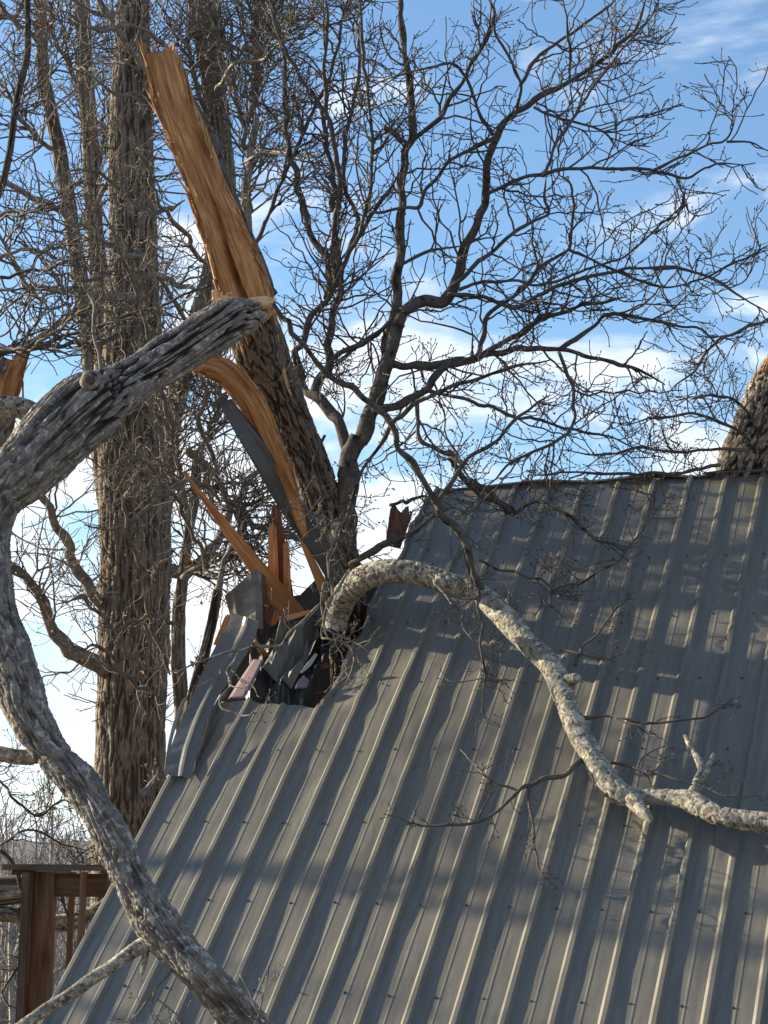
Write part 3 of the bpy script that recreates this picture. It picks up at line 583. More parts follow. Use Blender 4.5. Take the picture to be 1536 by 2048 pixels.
# bark shell behind and to the right of the split wood
V, fc, at = tube(px_line([(366, 190, 16), (392, 250, 26), (424, 340, 30), (456, 440, 34), (486, 520, 40), (510, 600, 46)], 11.75, 11.70), .015, 60, bark_deep(.012, 44, .2), seed=32); o = mesh_np('bark_shell', V, fc, M_lean, lt, attrs=at)
# yellow inner strip on the right edge below the break
slab(px_line([(528, 600, 12), (541, 655, 13), (555, 705, 9), (570, 755, 4), (582, 790, 2)], 11.64, 11.8), .008, 40, 55, tc_, M_woodp, 'split_wood', lt, squash=.5, grain=.004)
# peeled strip on the left under the limb
slab(px_line([(384, 735, 9), (415, 732, 21), (452, 746, 26), (492, 786, 28), (523, 842, 27), (549, 903, 24), (574, 965, 19), (596, 1025, 13), (612, 1075, 5)], 11.25, 11.5), .008, 70, 61, tc_+np.array([-.5, 0, .3]), M_wood, 'peeled_strip', lt, squash=.45, grain=.009, jag0=1.0, jag=.3, label='strip of orange wood peeled from the trunk')

CR = 12.3   # depth of this tree's crown
def C(pts, r0, r1, d0=CR, d1=None):
    n = len(pts); q = [r0+(r1-r0)*i/(n-1) for i in range(n)]
    if r1 < 4.5: q[-1] = max(.9, r1*.45)
    return px_line([(p[0], p[1], q[i]) for i, p in enumerate(pts)], d0, d1)
crown_limbs = [
 C([(684, 1090), (690, 1040), (695, 975), (700, 930), (713, 880)], 26, 20, 12.2, 12.3),
 C([(713, 885), (735, 835), (758, 765), (776, 712), (790, 660), (806, 622)], 17, 13, 12.3, 12.2),
 C([(806, 622), (830, 610), (872, 604), (900, 582), (913, 556), (923, 500), (956, 450), (968, 390), (973, 330), (990, 277), (1028, 228), (1078, 194), (1128, 165), (1198, 122), (1248, 85), (1278, 48), (1294, -10)], 13, 3, 12.2, 12.7),
 C([(776, 712), (770, 680), (783, 640), (795, 575), (800, 500), (803, 400), (808, 320), (823, 270), (826, 215), (818, 165), (808, 80), (800, -10)], 10, 6, 12.35, 12.5),
 C([(826, 278), (873, 240), (903, 195), (933, 145), (968, 85), (988, 32), (975, -10)], 6, 4, 12.5, 12.3),
 C([(990, 277), (962, 225), (933, 165), (905, 125), (860, 135), (800, 150), (768, 170)], 5, 2, 12.5, 12.0),
 C([(1034, 222), (1040, 170), (1018, 120), (993, 70), (988, 32)], 4, 3, 12.6, 12.3),
 C([(1040, 172), (1068, 125), (1108, 90), (1163, 55), (1218, 10), (1240, -10)], 5, 3, 12.6, 13.),
 C([(1138, 165), (1140, 110), (1138, 75), (1125, -5)], 4, 3, 12.7, 12.5),
 C([(973, 390), (1028, 360), (1093, 345), (1158, 335), (1268, 338), (1308, 340), (1363, 355), (1413, 335), (1440, 325), (1492, 330)], 5.5, 2, 12.3, 11.6),
 C([(1308, 340), (1368, 315), (1418, 290), (1453, 275), (1477, 218)], 4, 2, 11.8, 11.6),
 C([(1453, 283), (1500, 285), (1530, 299)], 3, 2, 11.6, 11.6),
 C([(1088, 350), (1118, 280), (1148, 235), (1173, 190), (1208, 145), (1243, 100), (1290, 45), (1322, -5)], 4, 2, 12.1, 12.4),
 C([(1068, 215), (1120, 240), (1180, 252), (1220, 275), (1240, 305)], 3.5, 2, 12.5, 12.2),
 C([(770, 725), (850, 735), (930, 722), (983, 700), (1038, 665), (1088, 635), (1148, 615), (1218, 600), (1253, 595)], 10, 2.5, 12.3, 12.2),
 C([(954, 716), (963, 695), (968, 650), (983, 620), (1038, 585), (1073, 540), (1118, 510), (1138, 495), (1143, 450), (1145, 380), (1113, 345)], 7, 2.5, 12.3, 12.5),
 C([(905, 572), (968, 515), (1018, 470), (1068, 440), (1095, 428), (1088, 395), (1093, 350)], 6, 2.5, 12.2, 12.1),
 C([(895, 588), (968, 595), (1028, 615), (1078, 590), (1128, 570), (1238, 540), (1318, 535), (1358, 535), (1418, 555), (1468, 585), (1536, 625)], 5, 3, 12.2, 11.9),
 C([(918, 580), (968, 563), (1028, 562), (1078, 570), (1168, 540), (1250, 510), (1330, 440), (1380, 405)], 5, 1.8, 12.2, 12.0),
 C([(1138, 500), (1183, 520), (1248, 550), (1318, 575), (1400, 560), (1460, 530), (1536, 500)], 4, 2, 12.4, 12.3),
 C([(1118, 700), (1148, 680), (1193, 650), (1213, 630), (1268, 632), (1318, 645), (1368, 655), (1408, 660), (1450, 720)], 6, 2.5, 12.3, 12.5),
 C([(768, 255), (793, 270), (820, 292)], 5, 5, 12.2, 12.4), 
 C([(740, 425), (803, 418), (838, 415), (853, 380), (898, 325), (913, 315), (968, 285), (990, 277)], 4, 5, 12.3, 12.4),
 C([(800, 530), (868, 500), (923, 492)], 4, 4, 12.4, 12.3),
 C([(950, 716), (897, 732), (870, 751), (850, 779), (819, 802), (772, 812), (742, 820)], 9, 11, 12.2, 12.25),
 C([(950, 716), (1040, 700), (1130, 700), (1200, 720), (1270, 735), (1330, 770)], 8, 3, 12.2, 12.2),
 C([(834, 800), (838, 872), (850, 888), (897, 908), (916, 923), (940, 960)], 7, 4, 12.1, 11.9),
 C([(700, 930), (672, 842), (640, 805), (612, 785), (600, 740)], 16, 9, 12.3, 12.6),
 C([(620, 795), (643, 755), (658, 724), (662, 677), (670, 620), (682, 568), (672, 490), (668, 400), (672, 380), (655, 290), (640, 220), (600, 150), (560, 80), (540, 10)], 11, 4, 12.5, 12.9),
 C([(606, 760), (590, 725), (590, 703), (604, 681), (623, 638), (651, 600), (672, 560), (700, 500), (730, 450), (768, 390), (803, 340)], 10, 4, 12.6, 12.4),
 C([(655, 600), (655, 525), (625, 475), (605, 400), (585, 325), (575, 250), (570, 150), (562, 75), (540, -5)], 9, 5, 12.7, 13.1),
 C([(675, 575), (665, 500), (680, 380), (670, 300), (650, 200), (648, 120), (655, 40), (650, -10)], 7, 4, 12.7, 12.5),
 C([(700, 500), (715, 440), (690, 375), (690, 275), (715, 175), (722, 85), (720, -10)], 6, 4, 12.6, 12.9),
 C([(505, 500), (540, 425), (560, 375), (600, 280), (640, 195), (665, 135), (680, 75), (697, -10)], 5, 4, 12.9, 12.9),
 C([(780, 646), (745, 673), (713, 693), (670, 715), (640, 760)], 6, 8, 12.3, 12.5),
 C([(720, 470), (735, 400), (745, 300), (735, 175), (725, 85), (722, -8)], 4, 4, 12.4, 12.2),
 C([(1118, 702), (1135, 740), (1150, 800), (1130, 870), (1060, 905), (1016, 930), (970, 976)], 5, 3, 12.1, 12.),
 C([(850, 779), (930, 800), (1020, 830), (1110, 850), (1210, 870), (1290, 905)], 5, 2.5, 12.1, 12.3),
]
for l in crown_limbs[4:]: l[:, 3] *= .84
crown_limbs = [rough_line(l) for l in crown_limbs]
limbs_mesh('limb', crown_limbs[:4]+crown_limbs[14:15]+crown_limbs[24:26]+crown_limbs[27:31], M_limb, lt, 12, .02)
rest = crown_limbs[4:14]+crown_limbs[15:24]+crown_limbs[26:27]+crown_limbs[31:]
parts = [tube(l, .03, 7, bark_plain(.15), wob=.3, seed=int(rng.integers(1e6))) for l in rest]
ext = crown_limbs[1:]
parts += crown(ext, 440, 1750, 2300, L1=(.22, .80), L2=(.10, .36), L3=(.03, .12), up=.05, kink=.31, tmin=.05, r=(.0074, .0046, .0032), rmin=(.0036, .0027, .0021))
V, fc, at = join(parts); mesh_np('crown', V, fc, M_twig, lt, attrs=at)

# the two fallen limbs ---------------------------------------------------------------
fl_px = [(538, 616, 9), (522, 622, 18), (497, 630, 31), (462, 641, 42), (420, 664, 45), (376, 692, 44), (330, 720, 46), (284, 749, 44), (248, 772, 47), (210, 796, 56), (176, 816, 69), (134, 851, 71), (84, 903, 68), (36, 952, 62), (-8, 1008, 46), (-24, 1085, 42), (-18, 1150, 42), (-6, 1220, 38), (11, 1290, 46), (38, 1372, 46), (62, 1440, 41), (105, 1508, 36), (160, 1568, 39), (198, 1625, 34), (235, 1700, 37), (272, 1780, 34), (318, 1852, 44), (362, 1905, 37), (418, 1965, 36), (480, 2035, 41), (560, 2130, 42), (640, 2230, 46)]
nn_ = len(fl_px); fl = px_line(fl_px, 11.0, 8.5)
fl[:, :] = px_line([(x, y, r, 11.05-(11.05-8.55)*min(1, max(0, (i/(nn_-4)))**1.0)) for i, (x, y, r) in enumerate(fl_px)], 1)
e = fl[-1]; fl = np.vstack([fl, [e[0]+.25, e[1]-.1, e[2]-.5, e[3]], [e[0]+.4, e[1]-.3, .25, e[3]]])
fo = thing('fallen_limb', (fl[-1, 0], fl[-1, 1], 0), 'huge snapped grey limb with furrowed bark arching across the left in front of the roof', 'tree limb')
def bark_mix(b, seed, R):
    h1, f1 = bark_deep(.030, 42, .085, .14, .45, .8)(b, seed, R); h2, f2 = bark_deep(.016, 44, .17, .35, .7, .6)(b, seed+50, R); n = fbm(b*np.array([22, 22, 14.]), 4, seed+60); w = sm(b[..., 2], 1.3, 2.0)
    return h1*(1-w)+(h2*.8+R*.08*n)*w, f1*(1-w)+(.22+f2*.48+.3*sm(n, -.4, .3))*w
V, fc, at = tube(fl, .0055, 190, bark_mix, seed=71); mesh_np('trunk', V, fc, M_oak, fo, attrs=at)
# splinter tufts at the snapped end, branch scar, side branches
for k, (x, y, x2, y2, w_) in enumerate(((438, 606, 428, 584, 12), (446, 606, 440, 590, 14), (456, 610, 458, 590, 12), (464, 614, 470, 601, 10), (474, 618, 478, 608, 9), (486, 620, 492, 605, 10), (496, 622, 506, 603, 13), (508, 622, 520, 598, 16), (520, 622, 534, 599, 15), (530, 622, 541, 606, 10), (524, 630, 548, 622, 7))):
    board('splinter', W(x, y+12, 10.97), W(x2, y2, 10.93), w_*.0027*1.6, w_*.0027*.7, .02, M_woodp, fo, seed=30+k, jag=1.0, n=8)
slab(px_line([(426, 597, 6), (448, 602, 11), (480, 613, 13), (512, 609, 14), (534, 604, 12), (548, 598, 5)], 10.93, 10.90), .006, 50, 77, tc_+np.array([0, 0, .6]), M_woodp, 'splinter', fo, squash=.5, jag=.8, jag0=.8)
V, fc, at = tube(px_line([(184, 771, 26, 10.16), (182, 763, 23, 10.0), (181, 760, 16, 9.96)], 10.4), .006, 60, bark_plain(.15), seed=5, capr=.1); mesh_np('branch_collar', V, fc, M_oak, fo, attrs=at)
V, fc, at = tube(px_line([(182, 763, 13, 10.0), (181, 760, 9, 9.952)], 10.4), .006, 40, None, seed=5, capr=-.15); mesh_np('cut_scar', V, fc, M_deckd, fo, attrs=at)
side = [px_line([(318, 1880, 22), (300, 1886, 17), (250, 1914, 14), (190, 1955, 13), (130, 1995, 13), (60, 2042, 12), (-20, 2100, 11)], 8.75, 8.5),
        px_line([(75, 830, 26), (45, 816, 21), (20, 814, 22), (-20, 812, 24)], 10.3, 10.3),
        px_line([(100, 1500, 18), (70, 1512, 16), (35, 1513, 15), (0, 1506, 16), (-40, 1495, 17)], 9.35, 9.3),
        px_line([(292, 1895, 8), (288, 1925, 6), (283, 1950, 3)], 8.7, 8.65)]
for i, l in enumerate(side):
    V, fc, at = tube(l, .008, 40, knobby, seed=80+i, wob=.2); mesh_np('side_branch', V, fc, M_lich if i != 1 else M_oak, fo, attrs=at)
tw = [px_line([(350, 1925, 3.5), (325, 1965, 3), (300, 2000, 2.2), (262, 2038, 1.5), (245, 2046, 1.2)], 8.6, 8.5), px_line([(308, 1985, 2), (302, 2020, 1.6), (308, 2040, 1.2)], 8.5, 8.5), px_line([(315, 1998, 2), (340, 2020, 1.6), (368, 2042, 1.2)], 8.5, 8.5),
      px_line([(480, 1950, 2), (500, 1980, 1.8), (520, 2030, 1.8), (532, 2046, 1.5)], 8.3, 8.2), px_line([(520, 2020, 1.8), (535, 1970, 1.6), (537, 1930, 1.3)], 8.25, 8.2), px_line([(283, 1590, 9), (300, 1570, 5), (312, 1552, 3)], 9.0, 9.3),
      px_line([(203, 742, 5), (194, 690, 4), (192, 640, 3.4), (185, 600, 3), (165, 570, 1)], 10.15, 10.4), px_line([(193, 652, 2.4), (240, 640, 2), (285, 630, .9)], 10.3, 10.2)]
def twig_parts(lines, mat, parent, n, **kw):
    for i, l in enumerate(lines):
        k = max(2, int(n*np.linalg.norm(l[-1, :3]-l[0, :3])))
        V, fc, at = join([tube(l, .012, 7, bark_plain(.15), seed=90+i)]+crown([l], k, k*2, k, **kw)); mesh_np('twig', V, fc, mat, parent, attrs=at)
twr = [rough_line(l, .006) for l in tw]
twig_parts(twr, M_twigt, fo, 14, L1=(.05, .2), L2=(.03, .09), L3=(.01, .03), r=(.003, .002, .0015), rmin=(.0013, .0012, .001), tmin=.3)

fb_px = [(668, 1262, 24, .02), (676, 1225, 27, .10), (700, 1178, 27, .30), (740, 1150, 26, .42), (790, 1142, 25, .46), (850, 1150, 24, .44), (900, 1165, 21, .42), (945, 1178, 20, .40), (985, 1210, 23, .36), (1030, 1258, 24, .32), (1070, 1300, 23, .28), (1105, 1337, 25, .25), (1127, 1390, 22, .22), (1150, 1450, 23, .19), (1180, 1505, 24, .16), (1215, 1562, 25, .13), (1252, 1592, 25, .11), (1295, 1594, 19, .10), (1345, 1596, 19, .11), (1388, 1606, 24, .12), (1440, 1632, 21, .12), (1500, 1642, 22, .12), (1580, 1655, 22, .12), (1700, 1700, 20, .12)]
def on_roof(L_): return np.array([[*RP(x, y, h), r*depth_at(x, y)/F] for x, y, r, h in L_])
fb = on_roof(fb_px); fb[:, 3] *= .93; fbt = thing('fallen_branch', fb[0, :3], 'pale lichened branch arching out of the roof hole and lying across the metal', 'tree branch')
V, fc, at = tube(fb, .007, 90, knobby, seed=101); mesh_np('trunk', V, fc, M_lich, fbt, attrs=at)
stubs = [on_roof([(1262, 1596, 18, .11), (1285, 1622, 14, .12), (1300, 1640, 7, .12), (1303, 1646, 2, .12)]), on_roof([(1384, 1596, 13, .13), (1398, 1560, 11, .15), (1404, 1540, 9, .17), (1396, 1518, 7, .19), (1380, 1490, 6, .2), (1370, 1472, 4, .2)]), on_roof([(1400, 1562, 8, .15), (1415, 1540, 8, .17), (1424, 1515, 5, .18), (1427, 1504, 2, .18)]), on_roof([(1132, 1362, 14, .25), (1148, 1358, 11, .28), (1154, 1356, 8, .3)]), on_roof([(878, 1160, 12, .47), (880, 1168, 11, .5)]) ]
for i, l in enumerate(stubs):
    V, fc, at = tube(l, .007, 30, knobby, seed=110+i); mesh_np('stub', V, fc, M_lich, fbt, attrs=at)
tws = [[(1163, 1520, 6, .16), (1128, 1545, 5, .18), (1068, 1560, 5, .2), (1033, 1590, 4, .2), (988, 1625, 3.4, .2), (953, 1645, 3, .2), (883, 1655, 2.5, .2), (820, 1642, 2, .2), (768, 1628, 1.2, .2)],
 [(1038, 1582, 3, .2), (983, 1560, 2.4, .22), (950, 1530, 2, .22), (921, 1500, 1.2, .22)], [(1058, 1572, 3, .2), (1063, 1650, 2.4, .18), (1073, 1725, 2, .16), (1088, 1758, 1.5, .16)], [(955, 1645, 2, .2), (965, 1610, 1.6, .2), (990, 1582, 1.2, .2)],
 [(1223, 1525, 3.4, .14), (1268, 1535, 3, .16), (1318, 1550, 2.4, .17), (1383, 1570, 2, .17), (1440, 1590, 1.5, .17), (1490, 1597, 1, .17)], [(1276, 1536, 2, .16), (1285, 1515, 2, .17), (1310, 1500, 1.6, .18), (1330, 1492, 1.2, .18)],
 [(1169, 1436, 4, .2), (1215, 1431, 3, .22), (1273, 1440, 2.8, .22), (1335, 1444, 2.4, .22), (1413, 1431, 2, .22), (1467, 1396, 1.3, .22)], [(1230, 1436, 2, .22), (1280, 1460, 1.6, .2), (1325, 1477, 1.2, .2)],
 [(1150, 1330, 4, .28), (1157, 1300, 3, .3), (1190, 1274, 2.4, .32), (1230, 1225, 2.2, .34), (1268, 1183, 1.5, .35)], [(1120, 1300, 2, .3), (1165, 1308, 2, .3), (1220, 1313, 1.8, .3), (1252, 1304, 1.1, .3)],
 [(860, 1150, 3, .5), (910, 1215, 2, .5), (935, 1270, 1.6, .48), (960, 1300, 1.3, .45), (962, 1365, 1.2, .42)], [(1400, 1548, 2, .18), (1440, 1520, 1.5, .18)]]
twl = [rough_line(on_roof(l), .008) for l in tws]
twig_parts(twl, M_twig, fbt, 11, L1=(.05, .28), L2=(.03, .1), L3=(.015, .04), up=.0, r=(.0035, .002, .0016), rmin=(.0014, .0012, .001), tmin=.25, flat=.5)

# slender loose branches draped over the ridge and the hole ---------------------------
def draped(name, specs, label, n=(60, 120, 120), mat=M_twig, base=None, cat='branch', L1=(.12, .5), **kw):
    ls = [rough_line(l, .010) for l in specs]; o = thing(name, ls[0][0, :3] if base is None else base, label, cat)
    limbs_mesh('limb', ls, M_thin if mat is M_twigt else M_limb, o, 9, .015, .16, 0)
    for l in ls:
      fr_ = np.linalg.norm(np.diff(l[:, :3], axis=0), axis=1).sum()/sum(np.linalg.norm(np.diff(q_[:, :3], axis=0), axis=1).sum() for q_ in ls)
      V, fc, at = join(crown([l], *[max(4, int(c_*fr_)) for c_ in n], L1=L1, L2=(.05, .2), L3=(.02, .07), r=(.004, .0028, .002), rmin=(.0018, .0015, .0012), tmin=.1, **kw)); mesh_np('crown', V, fc, mat, o, attrs=at)
    return o
draped('hanging_branch', [C([(540, 600), (600, 677), (655, 747), (713, 786), (784, 845), (799, 896), (834, 943), (858, 994), (897, 1048), (928, 1099), (950, 1150), (962, 1180)], 5, 9, 11.1, 11.0), C([(784, 845), (838, 810), (897, 775), (950, 759), (1030, 735), (1100, 720)], 5, 3, 11.1, 11.2), C([(784, 845), (750, 905), (715, 960), (690, 1040), (672, 1110), (655, 1180)], 4, 3, 11.1, 10.9), C([(870, 1010), (920, 940), (980, 890), (1045, 830), (1100, 790)], 5, 2.5, 11.1, 11.3), C([(650, 870), (625, 930), (640, 990), (660, 1060), (690, 1120)], 3, 2, 11.1, 11.), C([(930, 1100), (955, 1180), (963, 1260), (968, 1350), (968, 1425)], 3.4, 2, 10.8, 10.6)],
       'slender forked branch hanging in front of the trunk and ridge', (110, 330, 330))
def thin_roof(L_):
    q = on_roof(L_); q[:, 3] *= .68; return q
draped('ridge_branch', [thin_roof([(900, 905, 8, .9), (912, 935, 8, .6), (954, 980, 8, .4), (1024, 1017, 7, .3), (1032, 1026, 7, .25), (1066, 1005, 6, .3), (1107, 1017, 6, .3), (1148, 1042, 6, .26), (1190, 1075, 5, .22), (1252, 1100, 4, .2)]),
        thin_roof([(1032, 1024, 6, .25), (1000, 1012, 7, .4), (970, 976, 8, .5), (940, 960, 8, .6)]), thin_roof([(1252, 1100, 4, .2), (1231, 1125, 3, .2), (1165, 1158, 3, .22), (1107, 1183, 2.6, .25), (1066, 1233, 2, .28)]), thin_roof([(1252, 1100, 3, .2), (1272, 1075, 2.6, .22), (1300, 1040, 2.4, .25), (1312, 995, 2.6, .3), (1262, 978, 2, .3)]), thin_roof([(960, 1120, 4, .5), (1030, 1150, 3.4, .45), (1090, 1165, 3, .4), (1120, 1195, 2, .4)]), thin_roof([(700, 1130, 9, .4), (760, 1095, 10, .5), (810, 1070, 8, .5), (850, 1040, 5, .5), (900, 1015, 4, .5)]), thin_roof([(780, 1010, 5, .6), (900, 985, 4, .4), (1060, 965, 4, .3), (1250, 960, 4, .25), (1400, 938, 3, .2)])],
       'crooked dark branch lying over the ridge of the roof', (110, 300, 260))
draped('looped_branch', [C([(650, 1200), (610, 1235), (560, 1285), (500, 1300), (440, 1315), (380, 1335), (330, 1345)], 4, 1.5, 11.6, 11.4), C([(665, 1170), (660, 1210), (640, 1270), (690, 1290), (705, 1320), (690, 1370)], 3.2, 1.5, 11.4, 11.0), C([(470, 1320), (455, 1350), (458, 1380), (438, 1400), (470, 1425), (495, 1430), (512, 1415)], 3, 1.4, 11.4, 10.9), C([(700, 1140), (670, 1190), (650, 1250), (700, 1280), (745, 1310)], 3, 1.5, 11.4, 11.0), C([(640, 1010), (660, 1080), (655, 1150), (640, 1210), (655, 1280)], 4, 2, 11.5, 11.3)],
       'thin pale looping branch hanging across the roof hole', (34, 70, 60), M_twigt)

# broken stubs at both edges --------------------------------------------------------------
st = px_line([(-25, 1000, 40), (-15, 880, 38), (0, 790, 36), (12, 735, 30), (18, 718, 22)], 15.2, 15.2); st = np.vstack([[st[0, 0]-.2, st[0, 1], 0, st[0, 3]*1.2], st])
so = thing('snapped_tree', st[0, :3], 'snapped pinkish wood stub at the left edge behind the huge limb', 'tree')
V, fc, at = tube(st, .015, 60, bark_deep(.012), seed=140); mesh_np('trunk', V, fc, M_thin, so, attrs=at)
slab(px_line([(4, 815, 26), (18, 772, 24), (34, 732, 18), (52, 702, 9), (66, 686, 2)], 15.0, 15.0), .008, 50, 142, tc_+np.array([.4, 0, 0]), M_wood, 'split_wood', so, squash=.4, jag=.5)
st = px_line([(1490, 1010, 58), (1486, 940, 55), (1504, 880, 51), (1527, 820, 49), (1550, 760, 44), (1562, 715, 26)], depth_at(1480, 945)+.15, depth_at(1480, 945)-.1); st = np.vstack([[st[0, 0], st[0, 1]+.4, st[0, 2]-1.5, st[0, 3]], st])
so = thing('snapped_tree', st[0, :3], 'thick dark broken trunk crushing the ridge at the right edge', 'tree')
V, fc, at = tube(st, .010, 110, bark_deep(.020, 52, .22), seed=150); mesh_np('trunk', V, fc, M_oak, so, attrs=at)
slab(px_line([(1528, 745, 5), (1533, 730, 4), (1538, 712, 2)], depth_at(1480, 945)-.35), .01, 30, 151, tc_, M_board, 'split_wood', so, squash=.5, jag=.6)
dS = depth_at(1480, 945)-.3
sl = [rough_line(C(p, 4, 2, dS, dS-.5)) for p in ([(1500, 880), (1450, 850), (1390, 830), (1330, 835), (1250, 850)], [(1490, 900), (1430, 900), (1360, 905), (1280, 895), (1200, 910), (1120, 900)], [(1536, 640), (1480, 660), (1430, 690), (1390, 740), (1330, 790)], [(1440, 930), (1350, 945), (1250, 950), (1150, 945), (1060, 950)], [(1510, 840), (1470, 800), (1420, 790), (1380, 800)])]
V, fc, at = join([tube(l, .02, 7, bark_plain(.15), seed=160+i) for i, l in enumerate(sl)]+crown(sl, 90, 250, 240, L1=(.15, .55), L2=(.06, .2), L3=(.02, .08), tmin=.05, r=(.0045, .003, .0022), rmin=(.002, .0017, .0014))); mesh_np('twigs', V, fc, M_twig, so, attrs=at)

# background trees -----------------------------------------------------------------------
def bg_tree(label, trunk, depth, limbs, n, mat=M_big, tmat=M_twigt, sides=60, dl=.03, deep=.014, fq=32, L1=(.4, 1.3), name='bare_tree', ext=True, **kw):
    rows = px_line(trunk, depth, depth)
    if ext: rows = ground_ext(rows)
    o = thing(name, (rows[-1, 0], rows[-1, 1], 0), label, 'tree', 'bare trees behind the cabin')
    V, fc, at = tube(rows, dl, sides, bark_deep(deep, fq, .09), seed=int(rng.integers(1e6))); mesh_np('trunk', V, fc, mat, o, attrs=at)
    ls = [rough_line(l, .02) for l in limbs]
    if ls:
        limbs_mesh('limb', ls, M_thin, o, 10, .03, .15, .4)
    if n[0]:
        V, fc, at = join(crown(ls+([rows[:max(2, len(rows)-2)]] if kw.pop('from_trunk', False) else []), *n, L1=L1, L2=(.2, .6), L3=(.07, .22), r=(.010, .006, .0042), rmin=(.0045, .0035, .0028), **kw)); mesh_np('crown', V, fc, tmat, o, attrs=at)
    return o
    return o
DB = 16.5
bg_tree('massive shaggy barked trunk, widest of the standing trees left of the roof', [(262, -140, 28), (266, -20, 31), (264, 120, 36), (262, 260, 42), (265, 420, 46), (266, 560, 50), (264, 700, 58), (264, 850, 64), (268, 1000, 70), (270, 1150, 72), (266, 1300, 71), (262, 1450, 70), (260, 1600, 72), (262, 1760, 76)], DB,
  [C([(215, 1335), (180, 1310), (150, 1300), (110, 1270), (80, 1200), (40, 1140), (-10, 1100)], 18, 6, 16.3, 15.6), C([(330, 1140), (380, 1130), (425, 1100), (445, 1050), (470, 1000), (520, 940)], 14, 6, 16.5, 16.8),
   C([(205, 1220), (150, 1130), (110, 1050), (85, 990), (60, 940), (10, 900)], 12, 5, 16.4, 16.), C([(280, 597), (200, 590), (125, 580), (50, 570), (30, 525), (-5, 465)], 9, 4, 16.0, 15.), C([(280, 520), (210, 480), (150, 445), (75, 400), (-5, 355)], 8, 5, 16, 15),
   C([(300, 545), (360, 570), (415, 590)], 7, 3, 16.3, 16), C([(310, 160), (265, 100), (230, 55), (195, -10)], 7, 6, 15.6, 15.2), C([(-5, 700), (60, 690), (130, 640), (200, 620), (240, 640)], 5, 5, 15, 16)],
  (210, 800, 900), sides=190, dl=.016, deep=.022, fq=44, from_trunk=True, kink=.3)
bg_tree('slim pale trunk leaning left, first from the left edge', [(78, -60, 10), (83, 50, 11), (88, 150, 12), (103, 225, 13), (118, 300, 14), (136, 400, 15), (152, 500, 16), (166, 600, 17), (178, 700, 18), (196, 850, 20), (215, 1000, 21)], 18.5, [C([(85, 100), (50, 60), (10, 20), (-20, -20)], 5, 3, 18.5, 18), C([(120, 310), (60, 260), (10, 180), (-10, 120)], 5, 3, 18.5, 18), C([(150, 480), (180, 400), (200, 300), (210, 200)], 5, 3, 18.5, 18.2)], (90, 380, 420), M_thin, L1=(.4, 1.2))
bg_tree('dark ivy rough trunk between the slim pale trunk and the massive one', [(162, -60, 14), (168, 80, 15), (172, 180, 16), (180, 280, 17), (186, 400, 18), (192, 500, 19), (203, 600, 22), (212, 700, 24), (218, 850, 26), (225, 1000, 26)], 17.6, [C([(172, 200), (130, 120), (100, 60), (60, -10)], 5, 3, 17.6, 17), C([(186, 420), (230, 330), (250, 200), (240, 60)], 5, 3, 17.3, 16.8)], (90, 420, 450), M_thin, L1=(.4, 1.2), tmat=M_twigt)
bg_tree('grey trunk rising directly behind the split orange log', [(395, -60, 27), (405, 20, 28), (420, 120, 25), (436, 250, 24), (448, 380, 23), (436, 500, 22), (400, 640, 22), (355, 780, 22), (325, 950, 24), (310, 1200, 25), (300, 1500, 26), (300, 1650, 26)], 17.2,
  [C([(500, 520), (505, 500), (494, 450), (497, 375), (505, 300), (510, 200), (515, 75), (518, -10)], 9, 7, 16.4, 16.2), C([(500, 420), (495, 290), (475, 200), (465, 125), (430, 40), (400, -20)], 6, 4, 16.4, 16), C([(440, 300), (400, 200), (380, 100), (390, -10)], 6, 4, 17, 16.5), C([(430, 60), (470, 100), (520, 95), (560, 60), (600, 30)], 5, 4, 17, 16)],
  (150, 550, 600), M_thin, L1=(.4, 1.2))
BENT = bg_tree('crooked thin tree right of the massive trunk, bent over below the plank', [(395, 900, 9), (388, 1000, 11), (375, 1080, 12), (362, 1180, 13), (356, 1300, 14), (362, 1400, 15), (368, 1500, 15)], 15.8,
  [C([(378, 900), (420, 940), (445, 980), (480, 1030), (530, 1060), (600, 1080)], 9, 5, 15.6, 15.2), C([(365, 1160), (400, 1130), (430, 1110), (500, 1120)], 8, 4, 15.6, 15.4), C([(380, 1050), (360, 950), (350, 850), (370, 760), (400, 700)], 6, 4, 15.6, 15.4), C([(395, 905), (420, 850), (440, 800), (420, 740)], 6, 3, 15.6, 15.4)],
  (150, 520, 560), M_thin, L1=(.25, .8))
bg_tree('dark leaning stem filling the gap behind the torn rake', [(436, 1180, 9), (420, 1260, 11), (400, 1340, 12), (385, 1400, 13), (370, 1470, 13)], 15.0, [C([(436, 1185), (450, 1120), (480, 1050), (470, 980)], 7, 3, 15, 15)], (18, 60, 90), M_lean, L1=(.25, .7), tmat=M_twig)
bg_tree('dark forked tree entering at the upper left corner', [(55, -40, 6), (55, 100, 6), (42, 160, 6), (30, 225, 6), (20, 300, 6), (0, 385, 7), (-40, 480, 8), (-90, 700, 14), (-120, 1000, 20)], 14.2, [C([(30, 225), (60, 180), (100, 150), (140, 100)], 3, 2, 14.2, 14), C([(-60, 560), (0, 520), (60, 500), (130, 520)], 5, 3, 14, 13.6), C([(-80, 650), (-10, 690), (60, 700), (140, 640), (200, 600)], 5, 3, 14, 13.2), C([(-50, 450), (0, 430), (50, 420), (110, 430)], 5, 3, 14, 13.6)], (42, 120, 150), M_limb, tmat=M_twig, L1=(.3, 1.0))
